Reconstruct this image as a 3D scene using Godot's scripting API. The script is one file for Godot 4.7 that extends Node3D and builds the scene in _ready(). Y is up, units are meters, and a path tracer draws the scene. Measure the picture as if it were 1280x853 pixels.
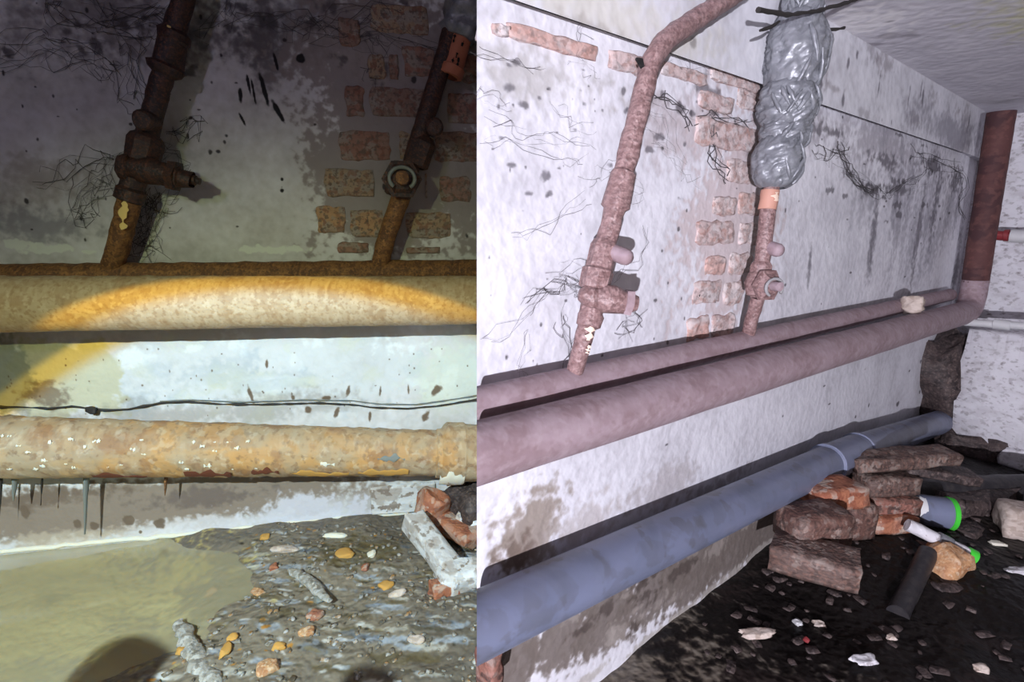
extends Node3D
# A brick cellar: on the left a wall with heating pipes under a torch beam, on the right
# an outer wall running away to a corner with a waste pipe, rubble and wet mud.

const F := 700.0
const EYE := Vector3(0, 1.05, 0)
var tilt := atan(141.5 / 700.0)

# --- the two wall planes, found from where the walls meet the floor
var lo := Vector3(-1.6928, 0, -1.6767)            # left-hand wall: origin, direction, normal
var ld := Vector3(0.97877, 0, -0.20498)
var ln := Vector3(0.20498, 0, 0.97877)
var ro := Vector3(0.19803, 0, -1.13464)           # right-hand wall
var rd := Vector3(0.76258, 0, -0.64689)
var rn := Vector3(0.64689, 0, 0.76258)
const R0 := -0.345
const R1 := 2.85
var rng := RandomNumberGenerator.new()
var jit := FastNoiseLite.new()
var M := {}
var counts := {}


# ------------------------------------------------------------------ sight lines
func ray(u: float, v: float) -> Vector3:
	var d := Vector3((u - 640.0) / F, -(v - 426.5) / F, -1.0)
	return d.rotated(Vector3.RIGHT, -tilt)

func meet(u: float, v: float, p: Vector3, n: Vector3) -> Vector3:
	var d := ray(u, v)
	return EYE + d * ((p - EYE).dot(n) / d.dot(n))

func onl(u: float, v: float, g := 0.0) -> Vector3:
	return meet(u, v, lo + ln * g, ln)

func onr(u: float, v: float, g := 0.0) -> Vector3:
	return meet(u, v, ro + rn * g, rn)

func onend(u: float, v: float, s := R1) -> Vector3:
	return meet(u, v, ro + rd * s, rd)

func onf(u: float, v: float, h := 0.0) -> Vector3:
	return meet(u, v, Vector3(0, h, 0), Vector3.UP)


# ------------------------------------------------------------------ geometry
class Geo:
	var v := PackedVector3Array()
	var uv := PackedVector2Array()
	var i := PackedInt32Array()
	func add(p: Vector3, t := Vector2.ZERO) -> int:
		v.append(p)
		uv.append(t)
		return v.size() - 1
	func tri(a: int, b: int, c: int) -> void:      # counter-clockwise seen from outside
		i.append(a)
		i.append(c)
		i.append(b)
	func quad(a: int, b: int, c: int, d: int) -> void:
		tri(a, b, c)
		tri(a, c, d)
	func face(a: Vector3, b: Vector3, c: Vector3, d: Vector3, ta := Vector2.ZERO, tb := Vector2.ZERO, tc := Vector2.ZERO, td := Vector2.ZERO) -> void:
		quad(add(a, ta), add(b, tb), add(c, tc), add(d, td))
	func low() -> Vector3:
		var a := Vector3(1e9, 1e9, 1e9)
		var b := -a
		for p in v:
			a = a.min(p)
			b = b.max(p)
		return Vector3((a.x + b.x) / 2, a.y, (a.z + b.z) / 2)
	func mesh(off: Vector3) -> ArrayMesh:
		var n := PackedVector3Array()
		n.resize(v.size())
		for k in range(0, i.size(), 3):
			var a := i[k]
			var b := i[k + 1]
			var c := i[k + 2]
			var m := (v[c] - v[a]).cross(v[b] - v[a])
			n[a] += m
			n[b] += m
			n[c] += m
		var w := PackedVector3Array()
		w.resize(v.size())
		for k in v.size():
			n[k] = n[k].normalized()
			if n[k] == Vector3.ZERO:
				n[k] = Vector3.UP
			w[k] = v[k] - off
		var arr := []
		arr.resize(Mesh.ARRAY_MAX)
		arr[Mesh.ARRAY_VERTEX] = w
		arr[Mesh.ARRAY_NORMAL] = n
		arr[Mesh.ARRAY_TEX_UV] = uv
		arr[Mesh.ARRAY_INDEX] = i
		var m := ArrayMesh.new()
		m.add_surface_from_arrays(Mesh.PRIMITIVE_TRIANGLES, arr)
		return m


func numbered(parent: Node, called: String) -> String:
	var key := str(parent.get_instance_id()) + called
	counts[key] = counts.get(key, -1) + 1
	return called if counts[key] == 0 else "%s_%03d" % [called, counts[key]]

func tag(o: Node, label: String, category: String, group := "", kind := "") -> void:
	o.set_meta("label", label)
	o.set_meta("category", category)
	if group:
		o.set_meta("group", group)
	if kind:
		o.set_meta("kind", kind)

func thing(called: String, label: String, category: String, at: Vector3, group := "") -> Node3D:
	var o := Node3D.new()
	o.name = numbered(self, called)
	add_child(o, true)
	o.position = at
	tag(o, label, category, group)
	return o

func home(n: Node) -> Vector3:
	var p := Vector3.ZERO
	while n != self:
		p += (n as Node3D).position
		n = n.get_parent()
	return p

func part(called: String, g: Geo, m: Material, parent: Node3D, label := "") -> MeshInstance3D:
	var o := MeshInstance3D.new()
	o.name = numbered(parent, called)
	o.mesh = g.mesh(home(parent))
	o.material_override = m
	parent.add_child(o, true)
	if label:
		o.set_meta("label", label)
	return o

func solo(called: String, g: Geo, m: Material, label: String, category: String, group := "", kind := "") -> MeshInstance3D:
	var o := MeshInstance3D.new()
	o.name = numbered(self, called)
	var b := g.low()
	o.mesh = g.mesh(b)
	o.position = b
	o.material_override = m
	add_child(o, true)
	tag(o, label, category, group, kind)
	return o

func struct(called: String, g: Geo, m: Material) -> MeshInstance3D:
	var o := MeshInstance3D.new()
	o.name = numbered(self, called)
	var b := g.low()
	o.mesh = g.mesh(b)
	o.position = b
	o.material_override = m
	add_child(o, true)
	o.set_meta("kind", "structure")
	return o


func frame(d: Vector3) -> Basis:
	var up := Vector3.UP if absf(d.y) < 0.9 else Vector3.RIGHT
	var x := up.cross(d).normalized()
	return Basis(x, d.cross(x), d)

# a tube along points; cut: [point, normal] on which the first ring is sheared off
func tube(g: Geo, pts: Array, rad, sides := 20, rough := 0.0, cut := [], caps := true, flat := 1.0) -> void:
	var rings := []
	var b := Basis()
	for k in pts.size():
		var d: Vector3 = (pts[mini(k + 1, pts.size() - 1)] - pts[maxi(k - 1, 0)]).normalized()
		if k == 0:
			b = frame(d)
		else:
			var q := Quaternion(b.z, d) if b.z.dot(d) < 0.99999 else Quaternion()
			b = Basis(q) * b
			b = Basis((b.x - d * b.x.dot(d)).normalized(), d.cross((b.x - d * b.x.dot(d)).normalized()), d)
		var r: float = rad[k] if rad is Array else rad
		var ring := PackedInt32Array()
		for s in sides:
			var a := TAU * s / sides
			var o := b.x * cos(a) + b.y * sin(a) * flat
			var p: Vector3 = pts[k] + o * r
			if rough > 0.0:
				p += o * jit.get_noise_3dv(p * 1100.0) * rough
			if k == 0 and cut:
				p += d * ((cut[0] - p).dot(cut[1]) / d.dot(cut[1]))
			ring.append(g.add(p, Vector2(float(s) / sides, k)))
		rings.append(ring)
	for k in rings.size() - 1:
		for s in sides:
			var t := (s + 1) % sides
			g.quad(rings[k][s], rings[k][t], rings[k + 1][t], rings[k + 1][s])
	if caps:
		for e in [0, rings.size() - 1]:
			var c := Vector3.ZERO
			var ring := PackedInt32Array()
			for s in sides:
				c += g.v[rings[e][s]] / sides
			var m := g.add(c)
			for s in sides:
				ring.append(g.add(g.v[rings[e][s]]))
			for s in sides:
				var t := (s + 1) % sides
				if e == 0:
					g.tri(m, ring[t], ring[s])
				else:
					g.tri(m, ring[s], ring[t])

# straight tube cut into steps
func bar(g: Geo, a: Vector3, b: Vector3, r: float, sides := 20, rough := 0.0, step := 0.03, cut := [], r2 := -1.0) -> void:
	if cut:
		var d := (b - a).normalized()
		a += d * ((cut[0] - a).dot(cut[1]) / d.dot(cut[1]))
		step = maxf(step, r * 2.5)
	var n := maxi(1, int(a.distance_to(b) / step))
	var pts := []
	var rad := []
	for k in n + 1:
		pts.append(a.lerp(b, float(k) / n))
		rad.append(lerpf(r, r2 if r2 > 0 else r, float(k) / n))
	tube(g, pts, rad, sides, rough, cut)

# a turned shape: prof holds (distance along the axis, radius); corners stay crisp
func lathe(g: Geo, o: Vector3, axis: Vector3, prof: Array, sides := 20, rough := 0.0, hexed := false) -> void:
	axis = axis.normalized()
	var b := frame(axis)
	var prev := PackedInt32Array()
	for k in prof.size() - 1:
		var p0: Vector2 = prof[k]
		var p1: Vector2 = prof[k + 1]
		var sharp := true
		if k > 0:
			var q: Vector2 = prof[k - 1]
			sharp = absf((p0 - q).angle_to(p1 - p0)) > 0.6
		var r0 := PackedInt32Array()
		var r1 := PackedInt32Array()
		for s in sides:
			var a := TAU * s / sides
			var d := b.x * cos(a) + b.y * sin(a)
			for e in 2:
				if e == 0 and not sharp:
					r0.append(prev[s])
					continue
				var pr: Vector2 = p0 if e == 0 else p1
				var p := o + axis * pr.x + d * pr.y
				if rough > 0.0:
					p += d * jit.get_noise_3dv(p * 1100.0) * rough * (1.0 if pr.y > 0.001 else 0.0)
				var ix := g.add(p)
				if e == 0:
					r0.append(ix)
				else:
					r1.append(ix)
		for s in sides:
			var t := (s + 1) % sides
			if hexed:
				g.face(g.v[r0[s]], g.v[r0[t]], g.v[r1[t]], g.v[r1[s]])
			else:
				g.quad(r0[s], r0[t], r1[t], r1[s])
		prev = r1

# sheet wrapped round a pipe: sharp creases run along and across it
func creased(g: Geo, pts: Array, rad: Array, sides: int, sd: float) -> void:
	var b := frame((pts[-1] - pts[0]).normalized())
	var rings := []
	for k in pts.size():
		var ring := PackedInt32Array()
		for s in sides:
			var a := TAU * s / sides
			var q := Vector3(cos(a) * 60.0 + k * 2.2, sin(a) * 60.0 - k * 1.2, sd)
			var f := 1.0 - minf(1.0, absf(jit.get_noise_3dv(q)) * 3.2)
			var f2 := 1.0 - minf(1.0, absf(jit.get_noise_3dv(q * Vector3(2.3, 2.3, 1) + Vector3(k * 6.0, 400, 0))) * 3.0)
			ring.append(g.add(pts[k] + (b.x * cos(a) + b.y * sin(a)) * rad[k] * (1.03 - 0.15 * f * f - 0.07 * f2)))
		rings.append(ring)
	for k in rings.size() - 1:
		for s in sides:
			var t := (s + 1) % sides
			g.quad(rings[k][s], rings[k][t], rings[k + 1][t], rings[k + 1][s])

# a rounded, uneven block
func lump(g: Geo, at: Vector3, size: Vector3, turn: Basis, n := 4, bevel := 0.2, rough := 0.1, sd := 0, freq := 1.0) -> void:
	var h := size / 2
	var r := minf(h.x, minf(h.y, h.z)) * bevel
	var ids := {}
	var par := []
	for k in n:
		par.append(float(k) / (n - 1) * 2 - 1)
	var pos := func(ix: int, iy: int, iz: int) -> int:
		var key := (ix * 64 + iy) * 64 + iz
		if ids.has(key):
			return ids[key]
		var p := Vector3.ZERO
		for e in 3:
			var j: int = [ix, iy, iz][e]
			if n >= 4 and n < 6:
				p[e] = -h[e] if j == 0 else h[e] if j == n - 1 else lerpf(-h[e] + r, h[e] - r, float(j - 1) / (n - 3))
			else:
				p[e] = par[j] * h[e]
		var q := p.clamp(-h + Vector3(r, r, r), h - Vector3(r, r, r))
		var d := p - q
		if d.length() > 1e-6:
			p = q + d.normalized() * r
		var m := minf(size.x, minf(size.y, size.z))
		var w := p / m * freq + Vector3(sd * 7.3, sd * 3.1, sd * 1.7)
		p += Vector3(jit.get_noise_3dv(w * 40.0), jit.get_noise_3dv(w * 40.0 + Vector3(50, 0, 0)), jit.get_noise_3dv(w * 40.0 + Vector3(0, 90, 0))) * rough * m
		ids[key] = g.add(at + turn * p)
		return ids[key]
	for f in 3:
		for sgn in 2:
			for a in n - 1:
				for b in n - 1:
					var c := []
					for ab in [[a, b], [a + 1, b], [a + 1, b + 1], [a, b + 1]]:
						var t := [0, 0, 0]
						t[f] = (n - 1) * sgn
						t[(f + 1) % 3] = ab[0]
						t[(f + 2) % 3] = ab[1]
						c.append(pos.call(t[0], t[1], t[2]))
					if sgn == 1:
						g.quad(c[0], c[1], c[2], c[3])
					else:
						g.quad(c[3], c[2], c[1], c[0])

func slab(g: Geo, a: Vector3, b: Vector3) -> void:
	lump(g, (a + b) / 2, (b - a).abs(), Basis(), 2, 0.0, 0.0)

# a curved flake lying on a pipe from a to b, around the direction side
func flake(g: Geo, a: Vector3, b: Vector3, r: float, side: Vector3, half: float, sd: int, ragged := 0.35) -> void:
	var d := (b - a).normalized()
	var x := (side - d * side.dot(d)).normalized()
	var y := d.cross(x)
	var n := 12
	var m := 8
	var ids := []
	for k in n + 1:
		var row := []
		var t := float(k) / n
		var w := half * (1.0 - ragged * (0.5 + jit.get_noise_2d(sd * 31.0 + k * 9.0, 3.0)))* (0.35 + 0.65 * sin(PI * clampf(t, 0.08, 0.92)) ** 0.5)
		var sh := half * 0.4 * jit.get_noise_2d(sd * 57.0 + k * 7.0, 77.0)
		for j in m + 1:
			var an := sh + lerpf(-w, w, float(j) / m)
			var e := 1.0 if j > 0 and j < m and k > 0 and k < n else 0.985
			row.append(g.add(a.lerp(b, t) + (x * cos(an) + y * sin(an)) * r * e))
		ids.append(row)
	for k in n:
		for j in m:
			g.quad(ids[k][j], ids[k][j + 1], ids[k + 1][j + 1], ids[k + 1][j])

# a bend through corner points, rounded with the given reach
func bend(pts: Array, reach: float, n := 8) -> Array:
	var out := [pts[0]]
	for k in range(1, pts.size() - 1):
		var a: Vector3 = pts[k]
		var p: Vector3 = a + (pts[k - 1] - a).normalized() * reach
		var q: Vector3 = a + (pts[k + 1] - a).normalized() * reach
		for j in n + 1:
			var t := float(j) / n
			out.append(p.lerp(a, t).lerp(a.lerp(q, t), t))
	out.append(pts[-1])
	return out

func dense(pts: Array, step := 0.03) -> Array:
	var out := []
	for k in pts.size() - 1:
		var n := maxi(1, int(pts[k].distance_to(pts[k + 1]) / step))
		for j in n:
			out.append(pts[k].lerp(pts[k + 1], float(j) / n))
	out.append(pts[-1])
	return out


# ------------------------------------------------------------------ textures
var grain := {}
func noise_bytes(w: int, h: int, freq: float, sd: int, oct := 4, kind := FastNoiseLite.TYPE_SIMPLEX_SMOOTH, seamless := false) -> PackedByteArray:
	var key := "%d %d %f %d %d %d" % [w, h, freq, sd, oct, kind]
	if grain.has(key):
		return grain[key]
	var n := FastNoiseLite.new()
	n.seed = sd
	n.frequency = freq
	n.noise_type = kind
	n.fractal_octaves = oct
	var im := n.get_seamless_image(w, h) if seamless else n.get_image(w, h)
	im.convert(Image.FORMAT_L8)
	grain[key] = im.get_data()
	return grain[key]

# seamless mix of colours: layers of [colour, frequency, seed, from, to] laid over the first colour
func patchy(size: int, first: Color, layers: Array) -> ImageTexture:
	var n := size * size
	var r := PackedFloat32Array()
	var g := PackedFloat32Array()
	var b := PackedFloat32Array()
	for a in [r, g, b]:
		a.resize(n)
	r.fill(first.r)
	g.fill(first.g)
	b.fill(first.b)
	for l in layers:
		var nb := noise_bytes(size, size, l[1], l[2], 5, FastNoiseLite.TYPE_SIMPLEX_SMOOTH, true)
		var c: Color = l[0]
		var lut := PackedFloat32Array()
		for k in 256:
			lut.append(smoothstep(l[3], l[4], k / 255.0) * c.a)
		for k in n:
			var t := lut[nb[k]]
			if t > 0.0:
				r[k] += (c.r - r[k]) * t
				g[k] += (c.g - g[k]) * t
				b[k] += (c.b - b[k]) * t
	var out := PackedByteArray()
	out.resize(n * 3)
	for k in n:
		out[k * 3] = int(r[k] * 255)
		out[k * 3 + 1] = int(g[k] * 255)
		out[k * 3 + 2] = int(b[k] * 255)
	return ImageTexture.create_from_image(Image.create_from_data(size, size, false, Image.FORMAT_RGB8, out))

var bumps := {}
func bump(freq: float, sd: int) -> ImageTexture:
	var key := "%f %d" % [freq, sd]
	if not bumps.has(key):
		bumps[key] = ImageTexture.create_from_image(Image.create_from_data(256, 256, false, Image.FORMAT_L8, noise_bytes(256, 256, freq, sd, 5, FastNoiseLite.TYPE_SIMPLEX_SMOOTH, true)))
	return bumps[key]

func stuffed(called: String, tex: Texture2D, scale: float, rough: float, relief := 0.0, metal := 0.0, freq := 0.03) -> StandardMaterial3D:
	var m := StandardMaterial3D.new()
	m.resource_name = called
	m.albedo_texture = tex
	m.uv1_triplanar = true
	m.uv1_world_triplanar = true
	m.uv1_scale = Vector3.ONE * scale
	m.roughness = rough
	m.metallic = metal
	if relief > 0.0:
		m.heightmap_enabled = true
		m.heightmap_texture = bump(freq, 11)
		m.heightmap_scale = relief * 0.22
	M[called] = m
	return m

func plain(called: String, c: Color, rough: float, metal := 0.0) -> StandardMaterial3D:
	var m := StandardMaterial3D.new()
	m.resource_name = called
	m.albedo_color = c
	m.roughness = rough
	m.metallic = metal
	M[called] = m
	return m

func rgb(r: int, g: int, b: int, a := 1.0) -> Color:
	return Color(r / 255.0, g / 255.0, b / 255.0, a)


# a painted surface with its own size in metres: x along the wall, y up from y0
class Paint:
	var w: int
	var h: int
	var k: float
	var x0: float
	var y0: float
	var d: PackedByteArray
	var n: PackedByteArray
	var n2: PackedByteArray
	func _init(a0: float, a1: float, b0: float, b1: float, per: float) -> void:
		x0 = a0
		y0 = b0
		k = per
		w = int((a1 - a0) * per)
		h = int((b1 - b0) * per)
	func uv(x: float, y: float) -> Vector2:
		return Vector2((x - x0) * k / w, 1.0 - (y - y0) * k / h)
	func base(c: Color, dark: Color, pale: Color) -> void:
		d.resize(w * h * 3)
		var lut := PackedByteArray()
		for e in 3:
			for j in 256:
				var t := j / 255.0
				var q: float = dark[e] if t < 0.5 else pale[e]
				lut.append(int(255 * clampf(lerpf(c[e], q, absf(t - 0.5) * 2.0), 0, 1)))
		var o := 0
		for j in w * h:
			var t := clampi((n[j] * 5 + n2[j] * 3) >> 3, 0, 255)
			d[o] = lut[t]
			d[o + 1] = lut[256 + t]
			d[o + 2] = lut[512 + t]
			o += 3
	# a stain or patch of painted light with a ragged outline; soft: width of its edge; rag: how ragged
	func stain_or_light(x: float, y: float, rx: float, ry: float, c: Color, soft := 0.6, rag := 0.8, lean := 0.0, boxy := 2.0, fine := 0.5) -> void:
		var cx := (x - x0) * k
		var cy := h - (y - y0) * k
		var px := maxf(rx * k, 0.7)
		var py := maxf(ry * k, 0.7)
		var ext := 1.0 + rag * 0.5
		var reach := px * ext + absf(lean) * py * ext
		for j in range(maxi(0, int(cy - py * ext)), mini(h, int(cy + py * ext) + 1)):
			var dy := (j - cy) / py
			for i in range(maxi(0, int(cx - reach)), mini(w, int(cx + reach) + 1)):
				var dx := (i - cx + lean * (j - cy)) / px
				var q: float
				if boxy > 2.0:
					q = maxf(absf(dx), absf(dy))
				else:
					q = sqrt(dx * dx + dy * dy)
				var at := j * w + i
				q += ((n[at] * (1.0 - fine) + n2[at] * fine) / 255.0 - 0.5) * rag * 2.0
				if q >= 1.0:
					continue
				var t := c.a
				if q > 1.0 - soft:
					var e := (1.0 - q) / soft
					t *= e * e * (3.0 - 2.0 * e)
				at *= 3
				d[at] = int(d[at] + (c.r8 - d[at]) * t)
				d[at + 1] = int(d[at + 1] + (c.g8 - d[at + 1]) * t)
				d[at + 2] = int(d[at + 2] + (c.b8 - d[at + 2]) * t)
	func texture() -> ImageTexture:
		return ImageTexture.create_from_image(Image.create_from_data(w, h, false, Image.FORMAT_RGB8, d))
	func relief() -> ImageTexture:
		return ImageTexture.create_from_image(Image.create_from_data(w, h, false, Image.FORMAT_L8, n2))

func paint(a0: float, a1: float, b0: float, b1: float, per: float, sd: int, low := 0.008, high := 0.06) -> Paint:
	var p := Paint.new(a0, a1, b0, b1, per)
	p.n = noise_bytes(p.w, p.h, low, sd, 5)
	p.n2 = noise_bytes(p.w, p.h, high, sd + 1, 4)
	return p

# stain given by where it shows: centre and half sizes in pixels of the photograph, on the left or right wall
func mark(p: Paint, side: String, u: float, v: float, ru: float, rv: float, c: Color, soft := 0.6, rag := 0.8, lean := 0.0, boxy := 2.0, fine := 0.5) -> void:
	var a := spot(side, u, v)
	var b := spot(side, u + 1, v)
	var e := spot(side, u, v + 1)
	p.stain_or_light(a.x, a.y, ru * absf(b.x - a.x), rv * absf(e.y - a.y), c, soft, rag, lean, boxy, fine)

func spot(side: String, u: float, v: float) -> Vector2:
	if side == "left":
		var q := onl(u, v)
		return Vector2((q - lo).dot(ld), q.y)
	if side == "right":
		var q := onr(u, v)
		return Vector2((q - ro).dot(rd), q.y)
	var q := onf(u, v)
	return Vector2(q.x, -q.z)

func surfaced(called: String, p: Paint, rough: float, relief: float) -> StandardMaterial3D:
	var m := StandardMaterial3D.new()
	m.resource_name = called
	m.albedo_texture = p.texture()
	m.roughness = rough
	m.texture_repeat = false
	if relief > 0.0:
		m.heightmap_enabled = true
		m.heightmap_texture = p.relief()
		m.heightmap_scale = relief
	M[called] = m
	return m


# ------------------------------------------------------------------ build
func _ready() -> void:
	rng.seed = 7
	jit.seed = 5
	jit.frequency = 0.025
	jit.fractal_octaves = 2
	camera_and_light()
	materials()
	shell()
	left_wall()
	right_wall()
	ground()
	left_pipes()
	left_small()
	right_pipes()
	rubble()
	cobwebs()


func camera_and_light() -> void:
	var cam := Camera3D.new()
	cam.name = "camera"
	cam.fov = rad_to_deg(2.0 * atan(426.5 / F))
	cam.near = 0.02
	cam.position = EYE
	cam.rotation.x = -tilt
	add_child(cam)
	cam.current = true
	var env := Environment.new()
	env.background_mode = Environment.BG_COLOR
	env.background_color = Color(0.01, 0.01, 0.012)
	env.tonemap_mode = Environment.TONE_MAPPER_LINEAR
	env.tonemap_exposure = 1.0
	env.sdfgi_enabled = true
	env.ssao_enabled = true
	env.ssil_enabled = true
	var we := WorldEnvironment.new()
	we.name = "environment"
	we.environment = env
	add_child(we)
	# the hand torch in the left-hand bay: white core, yellow rim, weak wide spill
	var at := Vector3(-0.75, 1.6, 0.6)
	var dir := Vector3(0.035, -0.7167, -0.6965)
	for l in [["torch_core", Color(0.16, 0.69, 1.0), 8.2, 28.4, 0.08], ["torch_rim", Color(1.0, 0.81, 0.06), 5.6, 29.5, 0.03], ["torch_corona", Color(0.90, 0.97, 0.72), 2.5, 44.0, 0.7]]:
		var s := SpotLight3D.new()
		s.name = l[0]
		s.light_color = l[1]
		s.light_energy = l[2]
		s.spot_angle = l[3]
		s.spot_angle_attenuation = l[4]
		s.spot_range = 12.0
		s.spot_attenuation = 2.0
		s.light_size = 0.012
		s.shadow_enabled = true
		add_child(s)
		s.look_at_from_position(at, at + dir)
	var o := OmniLight3D.new()
	o.name = "torch_spill"
	o.light_color = Color(0.90, 0.86, 1.0)
	o.light_energy = 0.46
	o.omni_range = 12.0
	o.omni_attenuation = 2.0
	o.light_size = 0.08
	o.shadow_enabled = true
	o.position = Vector3(-1.05, 1.75, 0.45)
	add_child(o)
	# the flash in the right-hand bay
	var f := OmniLight3D.new()
	f.name = "flash"
	f.light_color = Color(0.955, 0.95, 1.0)
	f.light_energy = 15.8
	f.omni_range = 14.0
	f.omni_attenuation = 2.0
	f.light_size = 0.012
	f.shadow_enabled = true
	f.position = Vector3(-0.43, 0.80, 1.9)
	add_child(f)


func materials() -> void:
	var S := 256
	stuffed("rusty_paint", patchy(S, rgb(196, 172, 140), [[rgb(172, 140, 104, 0.7), 0.012, 1, 0.45, 0.66], [rgb(214, 196, 166, 0.7), 0.05, 2, 0.5, 0.7], [rgb(150, 112, 76, 0.5), 0.09, 3, 0.56, 0.72]]), 2.5, 0.62, 0.5, 0.0, 0.07)
	stuffed("dark_rust", patchy(S, rgb(74, 48, 40), [[rgb(42, 30, 30), 0.02, 4, 0.48, 0.6], [rgb(112, 66, 44, 0.8), 0.06, 5, 0.55, 0.72], [rgb(36, 28, 30, 0.8), 0.1, 6, 0.52, 0.66]]), 5.0, 0.62, 1.0, 0.0, 0.06)
	stuffed("brown_rust", patchy(S, rgb(128, 88, 52), [[rgb(92, 58, 36, 0.9), 0.02, 7, 0.45, 0.6], [rgb(160, 112, 62, 0.8), 0.06, 8, 0.52, 0.7], [rgb(60, 42, 32, 0.7), 0.1, 9, 0.58, 0.7]]), 4.0, 0.75, 0.6, 0.0, 0.08)
	stuffed("cast_iron_rust", patchy(512, rgb(176, 150, 116), [[rgb(196, 146, 84, 0.8), 0.006, 21, 0.5, 0.62], [rgb(164, 152, 132, 0.6), 0.007, 22, 0.5, 0.66], [rgb(140, 98, 66, 0.6), 0.012, 23, 0.58, 0.72], [rgb(206, 196, 178, 0.5), 0.03, 24, 0.6, 0.72], [rgb(110, 82, 60, 0.5), 0.05, 25, 0.58, 0.74]]), 1.2, 0.7, 1.4, 0.0, 0.05)
	stuffed("dusty_rust", patchy(S, rgb(160, 140, 147), [[rgb(140, 118, 122, 0.8), 0.015, 31, 0.45, 0.62], [rgb(174, 156, 162, 0.7), 0.05, 32, 0.5, 0.7], [rgb(120, 94, 94, 0.3), 0.05, 33, 0.56, 0.7]]), 2.6, 0.7, 0.4, 0.0, 0.07)
	stuffed("scaly_rust", patchy(S, rgb(146, 118, 116), [[rgb(116, 88, 86, 0.8), 0.03, 34, 0.45, 0.6], [rgb(166, 140, 138, 0.8), 0.07, 35, 0.55, 0.7], [rgb(84, 62, 62, 0.5), 0.08, 36, 0.56, 0.68]]), 5.0, 0.5, 1.2, 0.0, 0.06)
	stuffed("red_brown_pipe", patchy(S, rgb(92, 58, 56), [[rgb(70, 44, 46, 0.9), 0.012, 37, 0.45, 0.62], [rgb(116, 78, 72, 0.6), 0.04, 38, 0.55, 0.72]]), 2.0, 0.8, 0.3)
	stuffed("grey_plastic", patchy(S, rgb(118, 125, 150), [[rgb(102, 108, 128, 0.7), 0.01, 41, 0.48, 0.64], [rgb(118, 124, 144, 0.5), 0.05, 42, 0.55, 0.75], [rgb(86, 84, 86, 0.5), 0.02, 43, 0.62, 0.7]]), 1.8, 0.42, 0.12)
	stuffed("dark_hose", patchy(S, rgb(44, 42, 46), [[rgb(66, 62, 62, 0.8), 0.03, 44, 0.5, 0.65]]), 4.0, 0.5, 0.3)
	stuffed("silver_wrap", patchy(S, rgb(134, 136, 142), [[rgb(108, 110, 116, 0.7), 0.02, 45, 0.48, 0.62], [rgb(152, 154, 160, 0.6), 0.05, 46, 0.55, 0.7]]), 4.0, 0.4, 1.0, 0.2, 0.03)
	for k in 4:
		var c: Color = [rgb(206, 172, 164), rgb(204, 184, 182), rgb(198, 172, 166), rgb(208, 192, 190)][k]
		stuffed("limed_brick_%d" % k, patchy(S, c, [[rgb(206, 198, 198, 0.9), 0.012, 51 + k, 0.46, 0.6], [rgb(166, 122, 110, 0.6), 0.03, 61 + k, 0.54, 0.68], [rgb(120, 108, 106, 0.6), 0.05, 71 + k, 0.6, 0.7]]), 3.5 + 0.3 * k, 0.9, 1.0, 0.0, 0.06)
		var e: Color = [rgb(150, 112, 98), rgb(178, 140, 106), rgb(142, 116, 104), rgb(160, 136, 112)][k]
		stuffed("old_brick_%d" % k, patchy(S, e, [[rgb(150, 142, 134, 0.85), 0.012, 81 + k, 0.48, 0.6], [rgb(122, 78, 62, 0.6), 0.03, 91 + k, 0.54, 0.68], [rgb(92, 82, 74, 0.7), 0.05, 101 + k, 0.6, 0.7]]), 3.5 + 0.3 * k, 0.9, 1.2, 0.0, 0.06)
	for k in 3:
		var c: Color = [rgb(96, 68, 60), rgb(94, 76, 70), rgb(140, 96, 84)][k]
		stuffed("loose_brick_%d" % k, patchy(S, c, [[rgb(150, 136, 128, 0.8), 0.014, 111 + k, 0.57, 0.66], [rgb(66, 50, 46, 0.8), 0.03, 115 + k, 0.54, 0.66], [rgb(140, 104, 90, 0.6), 0.06, 119 + k, 0.55, 0.7]]), 4.0, 0.7, 1.6, 0.0, 0.06)
	stuffed("orange_brick", patchy(S, rgb(168, 108, 80), [[rgb(136, 78, 58, 0.8), 0.02, 131, 0.5, 0.62], [rgb(196, 184, 172, 0.8), 0.014, 132, 0.62, 0.7]]), 4.0, 0.8, 1.4, 0.0, 0.06)
	stuffed("dark_stone", patchy(S, rgb(78, 66, 64), [[rgb(48, 40, 40, 0.9), 0.02, 134, 0.48, 0.62], [rgb(124, 108, 102, 0.7), 0.05, 135, 0.58, 0.72]]), 4.0, 0.65, 1.8, 0.0, 0.05)
	stuffed("pale_stone", patchy(S, rgb(206, 192, 182), [[rgb(168, 150, 138, 0.8), 0.02, 136, 0.5, 0.65]]), 6.0, 0.85, 1.0)
	stuffed("limewashed_stone", patchy(S, rgb(214, 214, 216), [[rgb(168, 158, 150, 0.8), 0.012, 137, 0.52, 0.62], [rgb(120, 104, 92, 0.8), 0.03, 138, 0.6, 0.68]]), 2.5, 0.8, 1.4, 0.0, 0.05)
	stuffed("orange_stone", patchy(S, rgb(196, 150, 108), [[rgb(164, 112, 76, 0.8), 0.02, 139, 0.5, 0.65], [rgb(220, 200, 176, 0.7), 0.03, 140, 0.6, 0.7]]), 7.0, 0.75, 1.4)
	stuffed("concrete", patchy(S, rgb(222, 220, 226), [[rgb(196, 192, 196, 0.7), 0.015, 141, 0.5, 0.66], [rgb(224, 224, 228, 0.7), 0.04, 142, 0.54, 0.7], [rgb(128, 120, 122, 0.7), 0.06, 143, 0.66, 0.74]]), 2.0, 0.88, 1.6, 0.0, 0.07)
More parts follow.
